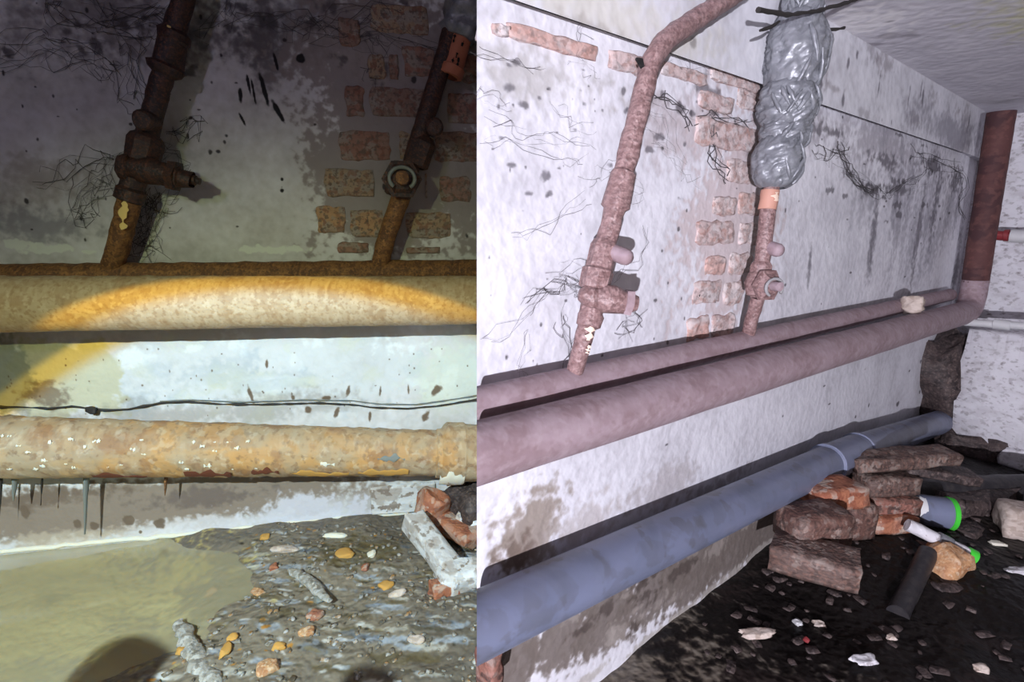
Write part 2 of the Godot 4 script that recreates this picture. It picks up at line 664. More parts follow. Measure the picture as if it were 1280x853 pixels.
	stuffed("ceiling_concrete", patchy(S, rgb(200, 199, 196), [[rgb(176, 174, 166, 0.8), 0.01, 144, 0.46, 0.66], [rgb(214, 212, 208, 0.6), 0.04, 145, 0.54, 0.7]]), 1.2, 0.9, 0.8, 0.0, 0.08)
	plain("cobweb", rgb(74, 70, 72), 0.95)
	plain("pale_cobweb", rgb(150, 148, 150), 0.95)
	plain("cable_black", rgb(40, 36, 34), 0.7)
	plain("cream_paint", rgb(226, 196, 120), 0.6)
	plain("pink_cream_paint", rgb(232, 206, 186), 0.6)
	plain("salmon_paint", rgb(196, 146, 128), 0.6)
	plain("orange_paint", rgb(178, 108, 80), 0.6)
	plain("lime_green", rgb(72, 206, 62), 0.45)
	plain("white_plastic", rgb(206, 206, 208), 0.5)
	plain("white_label", rgb(226, 226, 228), 0.6)
	plain("red_paint", rgb(140, 52, 56), 0.5)
	plain("limescale", rgb(226, 222, 206), 0.8)
	plain("rust_flake", rgb(104, 54, 34), 0.85)
	plain("ochre_flake", rgb(198, 150, 78), 0.85)
	plain("grey_scale", rgb(120, 124, 120), 0.6)
	stuffed("dry_clay", patchy(128, rgb(158, 154, 146), [[rgb(120, 114, 104), 0.03, 171, 0.5, 0.62], [rgb(190, 188, 184), 0.05, 172, 0.55, 0.65]]), 8.0, 0.8, 1.0)
	plain("soot", rgb(24, 22, 22), 1.0)


# ------------------------------------------------------------------ the room
func shell() -> void:
	var c: Material = plain("sooty_brickwork", rgb(74, 66, 62), 0.95)
	var g := Geo.new()
	slab(g, Vector3(-2.5, -0.4, 2.6), Vector3(3.6, 2.1, 2.72))
	struct("wall_rear", g, c)
	g = Geo.new()
	slab(g, Vector3(-2.5, -0.4, -2.2), Vector3(-2.38, 2.1, 2.6))
	struct("wall_side", g, c)
	g = Geo.new()
	slab(g, Vector3(3.48, -0.4, -4.2), Vector3(3.6, 2.1, 2.6))
	struct("wall_far", g, c)
	g = Geo.new()
	slab(g, Vector3(-2.5, 2.0, -2.4), Vector3(0.1, 2.1, 2.72))
	struct("ceiling", g, c)
	# the low slab over the right-hand bay
	g = Geo.new()
	slab(g, Vector3(0.1, 1.60, -4.2), Vector3(3.6, 2.1, 2.72))
	var low := struct("ceiling", g, c)
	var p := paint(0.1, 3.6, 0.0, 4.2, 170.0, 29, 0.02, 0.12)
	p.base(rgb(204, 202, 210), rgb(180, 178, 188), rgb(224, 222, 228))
	p.stain_or_light(1.55, 1.25, 0.52, 0.62, rgb(206, 206, 140, 0.95), 0.7, 0.4)  # warm light on the ceiling, painted into its colour as a yellow-olive patch
	p.stain_or_light(0.98, 1.66, 0.14, 0.16, rgb(236, 234, 236, 0.9), 0.4, 1.2)
	for k in 50:
		p.stain_or_light(rng.randf_range(0.6, 2.6), rng.randf_range(1.6, 3.1), rng.randf_range(0.02, 0.14), rng.randf_range(0.01, 0.04), [rgb(150, 146, 156, 0.4), rgb(206, 204, 210, 0.4), rgb(120, 114, 122, 0.4)][k % 3], 0.8, 1.2)
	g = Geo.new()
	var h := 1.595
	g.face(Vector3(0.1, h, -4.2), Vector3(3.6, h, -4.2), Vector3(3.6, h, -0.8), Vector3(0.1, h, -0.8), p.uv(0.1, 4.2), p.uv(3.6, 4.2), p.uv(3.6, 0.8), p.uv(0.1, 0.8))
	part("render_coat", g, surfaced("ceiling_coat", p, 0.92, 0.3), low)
	# unseen baffle added behind the camera to keep flash and torch light apart
	g = Geo.new()
	slab(g, Vector3(-0.535, -0.1, 0.12), Vector3(-0.475, 2.0, 2.6))
	struct("light_baffle", g, c)
	g = Geo.new()
	slab(g, Vector3(-0.539, -0.1, 0.08), Vector3(-0.225, 2.0, 0.12))
	struct("light_baffle", g, c)
	for q in [[-0.86, -0.3, 0.075, 0.80], [-1.12, -0.3, 0.10, 0.70], [-0.555, -0.2, 0.045, 0.86]]:  # unseen stubs added only to throw dark blobs into the torchlight
		g = Geo.new()
		lump(g, Vector3(q[0], q[3] / 2 - 0.1, q[1]), Vector3(q[2] * 2, q[3] + 0.2, q[2] * 2), Basis(), 6, 0.8, 0.1, 2)
		struct("shadow_caster", g, c)


func left_wall() -> void:
	var p := paint(-0.9, 1.75, -0.15, 2.05, 430.0, 3)
	p.base(rgb(196, 194, 194), rgb(160, 156, 154), rgb(222, 222, 226))
	var L := "left"
	# grey-green and yellowish repairs of the plaster below the pipes
	mark(p, L, 330, 470, 330, 60, rgb(212, 218, 222, 0.6), 0.4, 0.5)
	for k in 60:
		mark(p, L, rng.randf_range(120, 600), rng.randf_range(428, 520), rng.randf_range(8, 40), rng.randf_range(6, 22), [rgb(176, 186, 196, 0.4), rgb(228, 232, 234, 0.6), rgb(206, 208, 190, 0.4)][k % 3], 0.9, 1.3)
	mark(p, L, 85, 470, 62, 52, rgb(186, 182, 150, 0.75), 0.12, 0.5, 0.0, 3.0, 0.2)
	mark(p, L, 10, 470, 34, 60, rgb(128, 132, 124, 0.7), 0.3, 0.6)
	mark(p, L, 560, 470, 60, 60, rgb(206, 212, 196, 0.6), 0.6, 0.5)
	mark(p, L, 250, 515, 300, 22, rgb(120, 108, 100, 0.35), 0.8, 1.0)
	mark(p, L, 60, 492, 40, 16, rgb(86, 66, 52, 0.55), 0.8, 1.6)
	# sooty upper part
	mark(p, L, 150, 20, 260, 70, rgb(96, 88, 90, 0.6), 0.9, 0.9)
	mark(p, L, 420, 20, 260, 70, rgb(92, 88, 94, 0.6), 0.9, 1.0)
	mark(p, L, 330, 40, 30, 90, rgb(84, 78, 80, 0.5), 0.9, 1.0)
	mark(p, L, 60, 220, 70, 40, rgb(150, 140, 132, 0.5), 0.9, 1.0)
	mark(p, L, 60, 285, 90, 26, rgb(122, 120, 128, 0.6), 0.8, 1.0)
	mark(p, L, 500, 150, 125, 190, rgb(138, 128, 126, 0.8), 0.2, 0.6, 0.0, 3.0)
	for k in 60:
		mark(p, L, rng.randf_range(0, 590), rng.randf_range(0, 300), rng.randf_range(1, 3), rng.randf_range(1, 4), rgb(40, 36, 38, 0.8), 0.6, 1.0)
	for k in 26:
		mark(p, L, rng.randf_range(0, 590), rng.randf_range(0, 90), rng.randf_range(6, 22), rng.randf_range(5, 16), rgb(62, 58, 62, 0.55), 0.8, 1.6)
	# black runs
	for q in [[310, 104, 2, 14, 0.1], [330, 113, 3, 20, 0.2], [348, 140, 4, 19, 0.45], [300, 118, 3, 10, 0.0], [303, 150, 2, 10, 0.4], [316, 112, 1.5, 16, 0.1], [344, 76, 2, 10, 0.2], [375, 72, 5, 6, 0.0], [352, 224, 3, 3, 0.0], [352, 238, 4, 4, 0.0]]:
		mark(p, L, q[0], q[1], q[2], q[3], rgb(22, 20, 22, 0.95), 0.4, 0.6, -q[4])
	mark(p, L, 432, 223, 8, 8, rgb(14, 12, 12), 0.4, 0.5)
	# limy crust above the header pipe
	for q in [[60, 310, 40, 6], [340, 312, 48, 5], [20, 306, 20, 8], [110, 314, 22, 4]]:
		mark(p, L, q[0], q[1], q[2], q[3], rgb(214, 218, 208, 0.9), 0.4, 1.4)
	# dirt flecks and smears under the large pipe
	for k in 70:
		mark(p, L, rng.randf_range(5, 590), rng.randf_range(436, 520), rng.randf_range(0.7, 1.4), rng.randf_range(0.7, 2), rgb(90, 72, 56, 0.8), 0.6, 0.6)
	for q in [[313, 494, 3, 14, -0.2], [435, 488, 3, 10, 0.2], [475, 488, 1.5, 8, 0.1], [545, 488, 7, 8, 0.4], [462, 520, 2, 10, 0.1], [510, 486, 1.5, 8, 0.0], [420, 516, 4, 8, 0.3], [408, 498, 6, 4, 0.0], [366, 498, 3, 4, 0.0], [333, 455, 2, 6, 0.1], [384, 512, 5, 5, 0.0], [532, 520, 6, 8, 0.2]]:
		mark(p, L, q[0], q[1], q[2], q[3], rgb(84, 64, 46, 0.8), 0.5, 0.5, q[4], 2.0, 0.9)
	# the footing
	mark(p, L, 200, 630, 320, 36, rgb(128, 112, 98, 0.85), 0.3, 0.5, 0.0, 3.0)
	mark(p, L, 60, 618, 110, 18, rgb(104, 88, 76, 0.7), 0.6, 1.0)
	mark(p, L, 260, 622, 90, 14, rgb(98, 86, 82, 0.6), 0.7, 1.2)
	mark(p, L, 380, 640, 100, 26, rgb(216, 216, 228, 0.85), 0.5, 0.9)
	mark(p, L, 250, 656, 120, 16, rgb(218, 216, 222, 0.8), 0.6, 0.9)
	mark(p, L, 80, 672, 100, 12, rgb(190, 176, 158, 0.7), 0.6, 0.9)
	for q in [[160, 651, 7, 6], [199, 654, 8, 8], [118, 657, 8, 7], [96, 655, 6, 8], [175, 665, 3, 3], [30, 640, 5, 8]]:
		mark(p, L, q[0], q[1], q[2], q[3], rgb(104, 88, 74, 0.9), 0.3, 0.7)
	M.plaster_left = surfaced("plaster_left", p, 0.9, 0.2)
	var g := Geo.new()
	var a := lo + ld * -0.9
	var b := lo + ld * 1.72
	g.face(a + Vector3(0, -0.15, 0), b + Vector3(0, -0.15, 0), b + Vector3(0, 2.05, 0), a + Vector3(0, 2.05, 0), p.uv(-0.9, -0.15), p.uv(1.72, -0.15), p.uv(1.72, 2.05), p.uv(-0.9, 2.05))
	var k := -ln * 0.2
	g.face(b + Vector3(0, 2.05, 0) + k, b + Vector3(0, -0.15, 0) + k, a + Vector3(0, -0.15, 0) + k, a + Vector3(0, 2.05, 0) + k)
	g.face(a + Vector3(0, 2.05, 0), b + Vector3(0, 2.05, 0), b + Vector3(0, 2.05, 0) + k, a + Vector3(0, 2.05, 0) + k)
	var w := struct("wall_left", g, M.plaster_left)
	# bricks laid bare where the plaster has come off: [x0, x1, y0, y1, material]
	var n := 0
	for q in [[429, 458, 106, 149, 0], [461, 537, 107, 149, 2], [557, 600, 114, 158, 0], [422, 490, 162, 203, 0], [497, 526, 163, 203, 3], [541, 600, 162, 205, 2],
			[404, 470, 209, 248, 3], [529, 536, 215, 250, 0], [548, 590, 219, 255, 0], [394, 434, 256, 293, 1], [436, 482, 261, 298, 1], [506, 566, 264, 300, 3],
			[420, 463, 301, 319, 0], [506, 552, 307, 319, 2], [458, 484, 66, 102, 3], [501, 544, 56, 98, 0], [575, 600, 66, 106, 0], [462, 538, 4, 44, 3], [420, 452, 20, 60, 2], [484, 500, 66, 102, 2]]:
		var c := onl((q[0] + q[1]) / 2.0, (q[2] + q[3]) / 2.0)
		var s := Vector3(onl(q[1], q[2]).distance_to(onl(q[0], q[2])) - 0.012, onl(q[0], q[2]).y - onl(q[0], q[3]).y - 0.012, 0.05)
		var e := Geo.new()
		lump(e, c - ln * 0.0175, s, Basis(ld, Vector3.UP, ln), 9, 0.3, 0.16, n)
		part("brick", e, M["old_brick_%d" % q[4]], w)
		n += 1
	# blocks of the footing below the waste pipe
	for q in [[-60, 452, 622, 668], [464, 546, 606, 640]]:
		var c := onl((q[0] + q[1]) / 2.0, (q[2] + q[3]) / 2.0)
		var s := Vector3(onl(q[1], q[2]).distance_to(onl(q[0], q[2])), onl(q[1], q[2]).y - onl(q[1], q[3]).y, 0.04)
		if q[0] < 0:
			continue
		var e := Geo.new()
		lump(e, c - ln * 0.008, s, Basis(ld, Vector3.UP, ln), 5, 0.4, 0.12, n)
		part("footing_block", e, M.limewashed_stone, w)
	# lime line along the foot of the wall
	var e := Geo.new()
	var pts := []
	for j in 41:
		var q := onl(lerpf(-80, 510, j / 40.0), lerpf(698, 641, j / 40.0))
		pts.append(q + Vector3(0, jit.get_noise_2d(j * 22.0, 4.0) * 0.006, 0))
	tube(e, pts, 0.008, 8, 0.003)
	part("lime_crust", e, M.limescale, w, "white lime line along the foot of the wall")


func right_wall() -> void:
	var p := paint(R0 - 0.02, R1 + 0.1, -0.4, 1.45, 400.0, 13, 0.009, 0.07)
	p.base(rgb(218, 217, 224), rgb(186, 184, 190), rgb(236, 236, 242))
	var R := "right"
	# dirty band below the beam and grey streaks towards the corner
	mark(p, R, 690, 100, 120, 50, rgb(168, 164, 158, 0.5), 0.9, 1.2)
	mark(p, R, 880, 170, 90, 70, rgb(184, 172, 174, 0.55), 0.9, 1.2)
	mark(p, R, 1110, 190, 130, 40, rgb(140, 134, 142, 0.45), 0.9, 1.2)
	mark(p, R, 1150, 260, 90, 150, rgb(190, 188, 198, 0.4), 0.9, 0.8)
	mark(p, R, 1060, 320, 60, 160, rgb(200, 200, 208, 0.4), 0.9, 0.8)
	for k in 34:
		mark(p, R, rng.randf_range(1060, 1205), rng.randf_range(210, 330), rng.randf_range(2, 6), rng.randf_range(30, 110), rgb(130, 128, 138, 0.28), 0.9, 0.9)
	for q in [[1092, 290, 5, 90], [1148, 290, 4, 100], [1170, 250, 6, 60], [1196, 330, 4, 60], [1012, 330, 3, 40]]:
		mark(p, R, q[0], q[1], q[2], q[3], rgb(84, 80, 88, 0.6), 0.9, 0.8)
	mark(p, R, 915, 285, 62, 160, rgb(200, 184, 184, 0.7), 0.4, 0.9)
	for k in 70:
		var u := rng.randf_range(600, 1200)
		mark(p, R, u, rng.randf_range(70, 240) + (u - 600) * 0.08, rng.randf_range(2, 9), rng.randf_range(2, 6), rgb(70, 66, 72, 0.55), 0.7, 1.6)
	for k in 120:
		mark(p, R, rng.randf_range(600, 1190), rng.randf_range(100, 560), rng.randf_range(0.8, 2.0), rng.randf_range(1, 3), rgb(62, 58, 62, 0.7), 0.6, 1.0)
	# black smudges hanging under the beam
	for q in [[1040, 165, 26, 9], [1105, 200, 30, 12], [1160, 205, 22, 12], [1118, 236, 36, 7], [1192, 222, 12, 20], [1095, 238, 16, 10], [940, 180, 14, 14], [880, 110, 26, 6], [850, 135, 12, 8]]:
		mark(p, R, q[0], q[1], q[2], q[3], rgb(76, 72, 78, 0.55), 0.9, 1.6)
	# brown damp below the large pipe and along the footing
	mark(p, R, 655, 660, 62, 70, rgb(150, 138, 128, 0.9), 0.5, 0.9)
	mark(p, R, 640, 690, 34, 30, rgb(104, 88, 78, 0.7), 0.8, 1.4)
	mark(p, R, 740, 650, 60, 40, rgb(186, 178, 176, 0.7), 0.7, 1.0)
	mark(p, R, 830, 610, 60, 26, rgb(170, 162, 162, 0.5), 0.8, 1.2)
	mark(p, R, 900, 605, 60, 14, rgb(150, 142, 144, 0.5), 0.8, 1.2)
	var foot := PackedVector2Array([Vector2(596, 860), Vector2(640, 830), Vector2(700, 800), Vector2(760, 768), Vector2(820, 738), Vector2(870, 712), Vector2(920, 684), Vector2(960, 660), Vector2(1000, 634)])
	for f in foot:
		mark(p, R, f.x, f.y, 52, 50, rgb(112, 102, 96, 0.9), 0.35, 0.7)
	for k in 40:
		var f := foot[rng.randi() % foot.size()]
		mark(p, R, f.x + rng.randf_range(-40, 40), f.y + rng.randf_range(-40, 40), rng.randf_range(6, 20), rng.randf_range(4, 14), [rgb(66, 56, 52, 0.6), rgb(164, 156, 150, 0.6)][k % 2], 0.7, 1.6)
	for q in [[735, 848], [810, 800], [850, 770], [905, 725], [950, 688]]:
		mark(p, R, q[0], q[1], 36, 8, rgb(176, 170, 164, 0.75), 0.5, 1.0, 0.7)
	M.plaster_right = surfaced("plaster_right", p, 0.92, 0.2)
	var g := Geo.new()
	var a0 := meet(596, 853, ro, rn)
	var a1 := meet(596, 0, ro, rn)
	var lean := (a1 - a0) / (a1.y - a0.y)
	var la := a0 + lean * (-0.35 - a0.y)
	var ha := a0 + lean * (1.40 - a0.y)
	var b := ro + rd * (R1 + 0.1)
	var lb := b + Vector3(0, -0.35, 0)
	var hb := b + Vector3(0, 1.40, 0)
	var tx := func(q: Vector3) -> Vector2: return p.uv((q - ro).dot(rd), q.y)
	g.face(la, lb, hb, ha, tx.call(la), tx.call(lb), tx.call(hb), tx.call(ha))
	var k := -rn * 0.25
	# its left-hand end runs back along the line of sight
	var lc := EYE + (la - EYE) * 1.35
	var hc := EYE + (ha - EYE) * 1.35
	g.face(lc, la, ha, hc)
	g.face(lb + k, lc, hc, hb + k)
	g.face(ha, hb, hb + k, hc)
	var w := struct("wall_right", g, M.plaster_right)
	# return between the end of this wall and the left-hand wall
	g = Geo.new()
	var l2 := EYE + (la - EYE) * 2.45
	var h2 := EYE + (ha - EYE) * 2.45
	lc = EYE + (la - EYE) * 1.002
	hc = EYE + (ha - EYE) * 1.002
	var side := rd * 0.1 - rn * 0.02
	h2 += lean * 0.7
	hc += lean * 0.7
	g.face(l2, lc, hc, h2)
	g.face(lc, lc + side, hc + side, hc)
	g.face(lc + side, l2 + side, h2 + side, hc + side)
	struct("wall_return", g, M.concrete)
	# upper wall: a beam standing a little proud
	var q := paint(R0 - 0.1, R1 + 0.2, 1.30, 2.05, 260.0, 17, 0.012, 0.09)
	q.base(rgb(206, 206, 212), rgb(172, 170, 176), rgb(228, 228, 234))
	for u in 30:
		q.stain_or_light(rng.randf_range(-0.3, 2.8), rng.randf_range(1.38, 1.7), rng.randf_range(0.02, 0.12), rng.randf_range(0.01, 0.06), [rgb(150, 146, 152, 0.5), rgb(120, 112, 116, 0.4), rgb(228, 228, 232, 0.6)][u % 3], 0.8, 1.4)
	for u in 24:
		q.stain_or_light(rng.randf_range(-0.3, 2.8), rng.randf_range(1.39, 1.6), rng.randf_range(0.004, 0.012), rng.randf_range(0.01, 0.05), rgb(70, 66, 74, 0.6), 0.8, 1.2)
	q.stain_or_light(-0.1, 1.42, 0.5, 0.08, rgb(210, 205, 182, 0.4), 0.9, 0.8)
	q.stain_or_light(2.2, 1.45, 0.9, 0.09, rgb(136, 134, 144, 0.6), 0.9, 0.9)
	M.plaster_beam = surfaced("plaster_beam", q, 0.92, 0.15)
	g = Geo.new()
	var o := rn * 0.035
	var s0 := meet(596, 0, ro + o, rn)
	s0 = s0 + lean * (1.385 - s0.y)
	var t0 := s0 + lean * 0.66
	var s1 := ro + rd * R1 + o + Vector3(0, 1.385, 0)
	var t1 := s1 + Vector3(0, 0.66, 0)
	var ty := func(z: Vector3) -> Vector2: return q.uv((z - ro).dot(rd), z.y)
	g.face(s0, s1, t1, t0, ty.call(s0), ty.call(s1), ty.call(t1), ty.call(t0))
	var sb := EYE + (s0 - EYE) * 1.3
	var tb := EYE + (t0 - EYE) * 1.3
	g.face(sb, s1 + k, s1, s0, ty.call(s0), ty.call(s1), ty.call(s1) + Vector2(0, -0.05), ty.call(s0) + Vector2(0, -0.05))
	g.face(t0, t1, t1 + k, tb)
	g.face(tb, sb, s0, t0)
	struct("beam", g, M.plaster_beam)
	# bricks showing through worn limewash
	var n := 40
	for z in [[922, 951, 240, 271, 2], [870, 918, 274, 308, 1], [923, 946, 276, 308, 3], [881, 905, 318, 345, 0], [911, 940, 315, 345, 3], [865, 900, 350, 382, 1], [904, 928, 350, 382, 3],
			[858, 886, 394, 428, 0], [889, 918, 391, 424, 1], [890, 920, 245, 272, 3], [870, 950, 150, 190, 1], [873, 917, 115, 142, 1], [920, 952, 112, 140, 3], [908, 936, 198, 232, 3],
			[826, 884, 82, 104, 1], [888, 950, 92, 112, 3], [636, 748, 40, 67, 0], [760, 808, 64, 94, 1], [614, 636, 28, 48, 3]]:
		var c := onr((z[0] + z[1]) / 2.0, (z[2] + z[3]) / 2.0)
		var s := Vector3(onr(z[1], z[2]).distance_to(onr(z[0], z[2])) * 0.97, onr(z[0], (z[2] + z[3]) / 2.0 - (z[3] - z[2]) / 2.0).y - onr(z[0], (z[2] + z[3]) / 2.0 + (z[3] - z[2]) / 2.0).y - 0.006, 0.05)
		var e := Geo.new()
		lump(e, c - rn * 0.0185, s, Basis(rd, Vector3.UP, rn), 9, 0.3, 0.16, n)
		part("brick", e, M["limed_brick_%d" % z[4]], w)
		n += 1
	var hole := Geo.new()
	lathe(hole, onr(875, 365) - rn * 0.01, rn, [Vector2(0, 0.012), Vector2(0.0125, 0.012), Vector2(0.0126, 0.0)], 10, 0.004)
	part("plug_hole", hole, M.soot, w)
	# end wall: upper part, and the concrete block standing in front of its foot
	g = Geo.new()
	var eb := Basis(rd, Vector3.UP, rn)
	lump(g, ro + rd * (R1 + 0.1) + rn * 0.6 + Vector3(0, 0.8, 0), Vector3(0.2, 2.6, 1.3), eb, 6, 0.0, 0.0)
	struct("wall_end", g, M.concrete)
	g = Geo.new()
	var c0 := onend(1206, 412, 2.42)
	var c1 := onend(1206, 556, 2.42)
	var hgt := c0.y - c1.y
	lump(g, Vector3(c0.x, (c0.y + c1.y) / 2, c0.z) + rn * 0.32 + rd * 0.19, Vector3(0.38, hgt, 0.64), eb, 6, 0.12, 0.05, 3)
	var bl := struct("wall_block", g, M.concrete)
	g = Geo.new()
	c1 = onend(1262, 572, 2.42)
	lump(g, c1 + rd * 0.16 + rn * 0.12, Vector3(0.36, 0.1, 0.34), eb, 5, 0.3, 0.2, 8)
	part("lower_lip", g, M.concrete, bl)


# ------------------------------------------------------------------ the ground
func height(x: float, z: float) -> float:
	var h := jit.get_noise_2d(x * 60.0, z * 60.0) * 0.022 + jit.get_noise_2d(x * 260.0 + 40, z * 260.0) * 0.010
	# hollow with the puddle
	var q := Vector2((x + 1.45) / 0.75, (z + 1.42) / 0.42)
	h -= 0.06 * (1.0 - smoothstep(0.55, 1.05, q.length()))
	# heap by the pile of bricks, and the falling ground towards the corner
	h += 0.06 * (1.0 - smoothstep(0.1, 0.7, Vector2(x - 1.25, z + 1.95).length()))
	h -= 0.10 * smoothstep(2.0, 2.8, x)
	return h

func ground() -> void:
	var p := paint(-2.0, 3.0, 0.85, 3.3, 250.0, 23, 0.02, 0.12)
	p.base(rgb(98, 90, 80), rgb(66, 58, 50), rgb(134, 128, 120))
	# right-hand bay: dark wet mud
	p.stain_or_light(1.75, 2.1, 1.8, 1.45, rgb(23, 19, 18, 0.98), 0.12, 0.3)
	for k in 90:
		p.stain_or_light(rng.randf_range(0.2, 2.6), rng.randf_range(1.0, 2.8), rng.randf_range(0.03, 0.16), rng.randf_range(0.02, 0.09), [rgb(24, 20, 20, 0.7), rgb(52, 45, 42, 0.6), rgb(44, 36, 34, 0.6)][k % 3], 0.6, 1.4)
	# left-hand bay: silty clay, blue-grey streaks running down to the right
	p.stain_or_light(-0.75, 1.45, 0.75, 0.55, rgb(142, 132, 116, 0.75), 0.5, 0.6)
	for k in 150:
		var x := rng.randf_range(-0.95, 0.05)
		var y := rng.randf_range(1.0, 1.75)
		p.stain_or_light(x, y, rng.randf_range(0.02, 0.07), rng.randf_range(0.008, 0.022), [rgb(164, 172, 184, 0.8), rgb(112, 120, 132, 0.75), rgb(92, 82, 60, 0.7), rgb(190, 188, 180, 0.7), rgb(126, 112, 80, 0.7)][k % 5], 0.6, 1.2, rng.randf_range(-1.8, -0.6))
	for k in 220:
		p.stain_or_light(rng.randf_range(-0.95, 0.05), rng.randf_range(1.0, 1.85), rng.randf_range(0.003, 0.012), rng.randf_range(0.003, 0.009), [rgb(198, 196, 190, 0.9), rgb(60, 54, 44, 0.8), rgb(186, 128, 56, 0.9), rgb(150, 146, 140, 0.8)][k % 4], 0.5, 1.0)
	for k in 260:
		p.stain_or_light(rng.randf_range(-0.95, 0.05), rng.randf_range(1.0, 1.8), rng.randf_range(0.006, 0.03), rng.randf_range(0.004, 0.012), [rgb(206, 208, 210, 0.7), rgb(78, 72, 60, 0.7), rgb(150, 158, 170, 0.7)][k % 3], 0.6, 1.4, rng.randf_range(-1.6, -0.4))
	p.stain_or_light(-0.5, 1.68, 0.2, 0.1, rgb(92, 80, 50, 0.7), 0.8, 1.2)
	p.stain_or_light(-1.5, 1.45, 0.65, 0.5, rgb(196, 180, 112, 0.9), 0.4, 0.7)
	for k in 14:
		p.stain_or_light(rng.randf_range(-1.8, -0.95), rng.randf_range(1.15, 1.7), rng.randf_range(0.04, 0.16), rng.randf_range(0.03, 0.08), [rgb(120, 112, 74, 0.7), rgb(226, 214, 150, 0.6)][k % 2], 0.9, 1.0)
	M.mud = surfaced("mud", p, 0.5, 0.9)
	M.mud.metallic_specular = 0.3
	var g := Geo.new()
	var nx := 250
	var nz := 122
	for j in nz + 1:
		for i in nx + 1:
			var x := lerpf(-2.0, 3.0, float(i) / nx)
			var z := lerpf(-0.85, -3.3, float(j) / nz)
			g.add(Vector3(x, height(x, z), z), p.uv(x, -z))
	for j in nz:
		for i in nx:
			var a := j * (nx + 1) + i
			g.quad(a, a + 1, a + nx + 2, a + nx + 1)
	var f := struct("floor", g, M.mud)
	M.earth = plain("earth", rgb(84, 76, 68), 0.7)
	g = Geo.new()
	slab(g, Vector3(-2.6, -0.5, -4.2), Vector3(3.6, -0.28, 2.72))
	slab(g, Vector3(-2.6, -0.3, -0.9), Vector3(3.6, -0.04, 2.72))
	part("subsoil", g, M.earth, f)
	# the puddle of cloudy water
	g = Geo.new()
	var rim := []
	for k in 64:
		var a := TAU * k / 64
		var r := 1.0 + 0.12 * jit.get_noise_2d(cos(a) * 60.0, sin(a) * 60.0)
		rim.append(Vector3(-1.47 + cos(a) * 0.80 * r, -0.012, -1.42 + sin(a) * 0.46 * r))
	var m := g.add(Vector3(-1.47, -0.012, -1.42))
	for q in rim:
		g.add(q)
	for k in 64:
		g.tri(m, m + 1 + (k + 1) % 64, m + 1 + k)
	var wm := StandardMaterial3D.new()
	wm.resource_name = "cloudy_water"
	wm.albedo_color = rgb(204, 196, 160, 0.46)
	wm.transparency = BaseMaterial3D.TRANSPARENCY_ALPHA
	wm.roughness = 0.06
	solo("puddle", g, wm, "cloudy yellowish water puddle lying against the foot of the left wall", "puddle")


# ------------------------------------------------------------------ left bay
func sight(u: float) -> Array:
	# the plane through the eye that shows as an upright line
	var n := (ray(u, 0) - Vector3.ZERO).cross(ray(u, 853)).normalized()
	return [EYE, n]

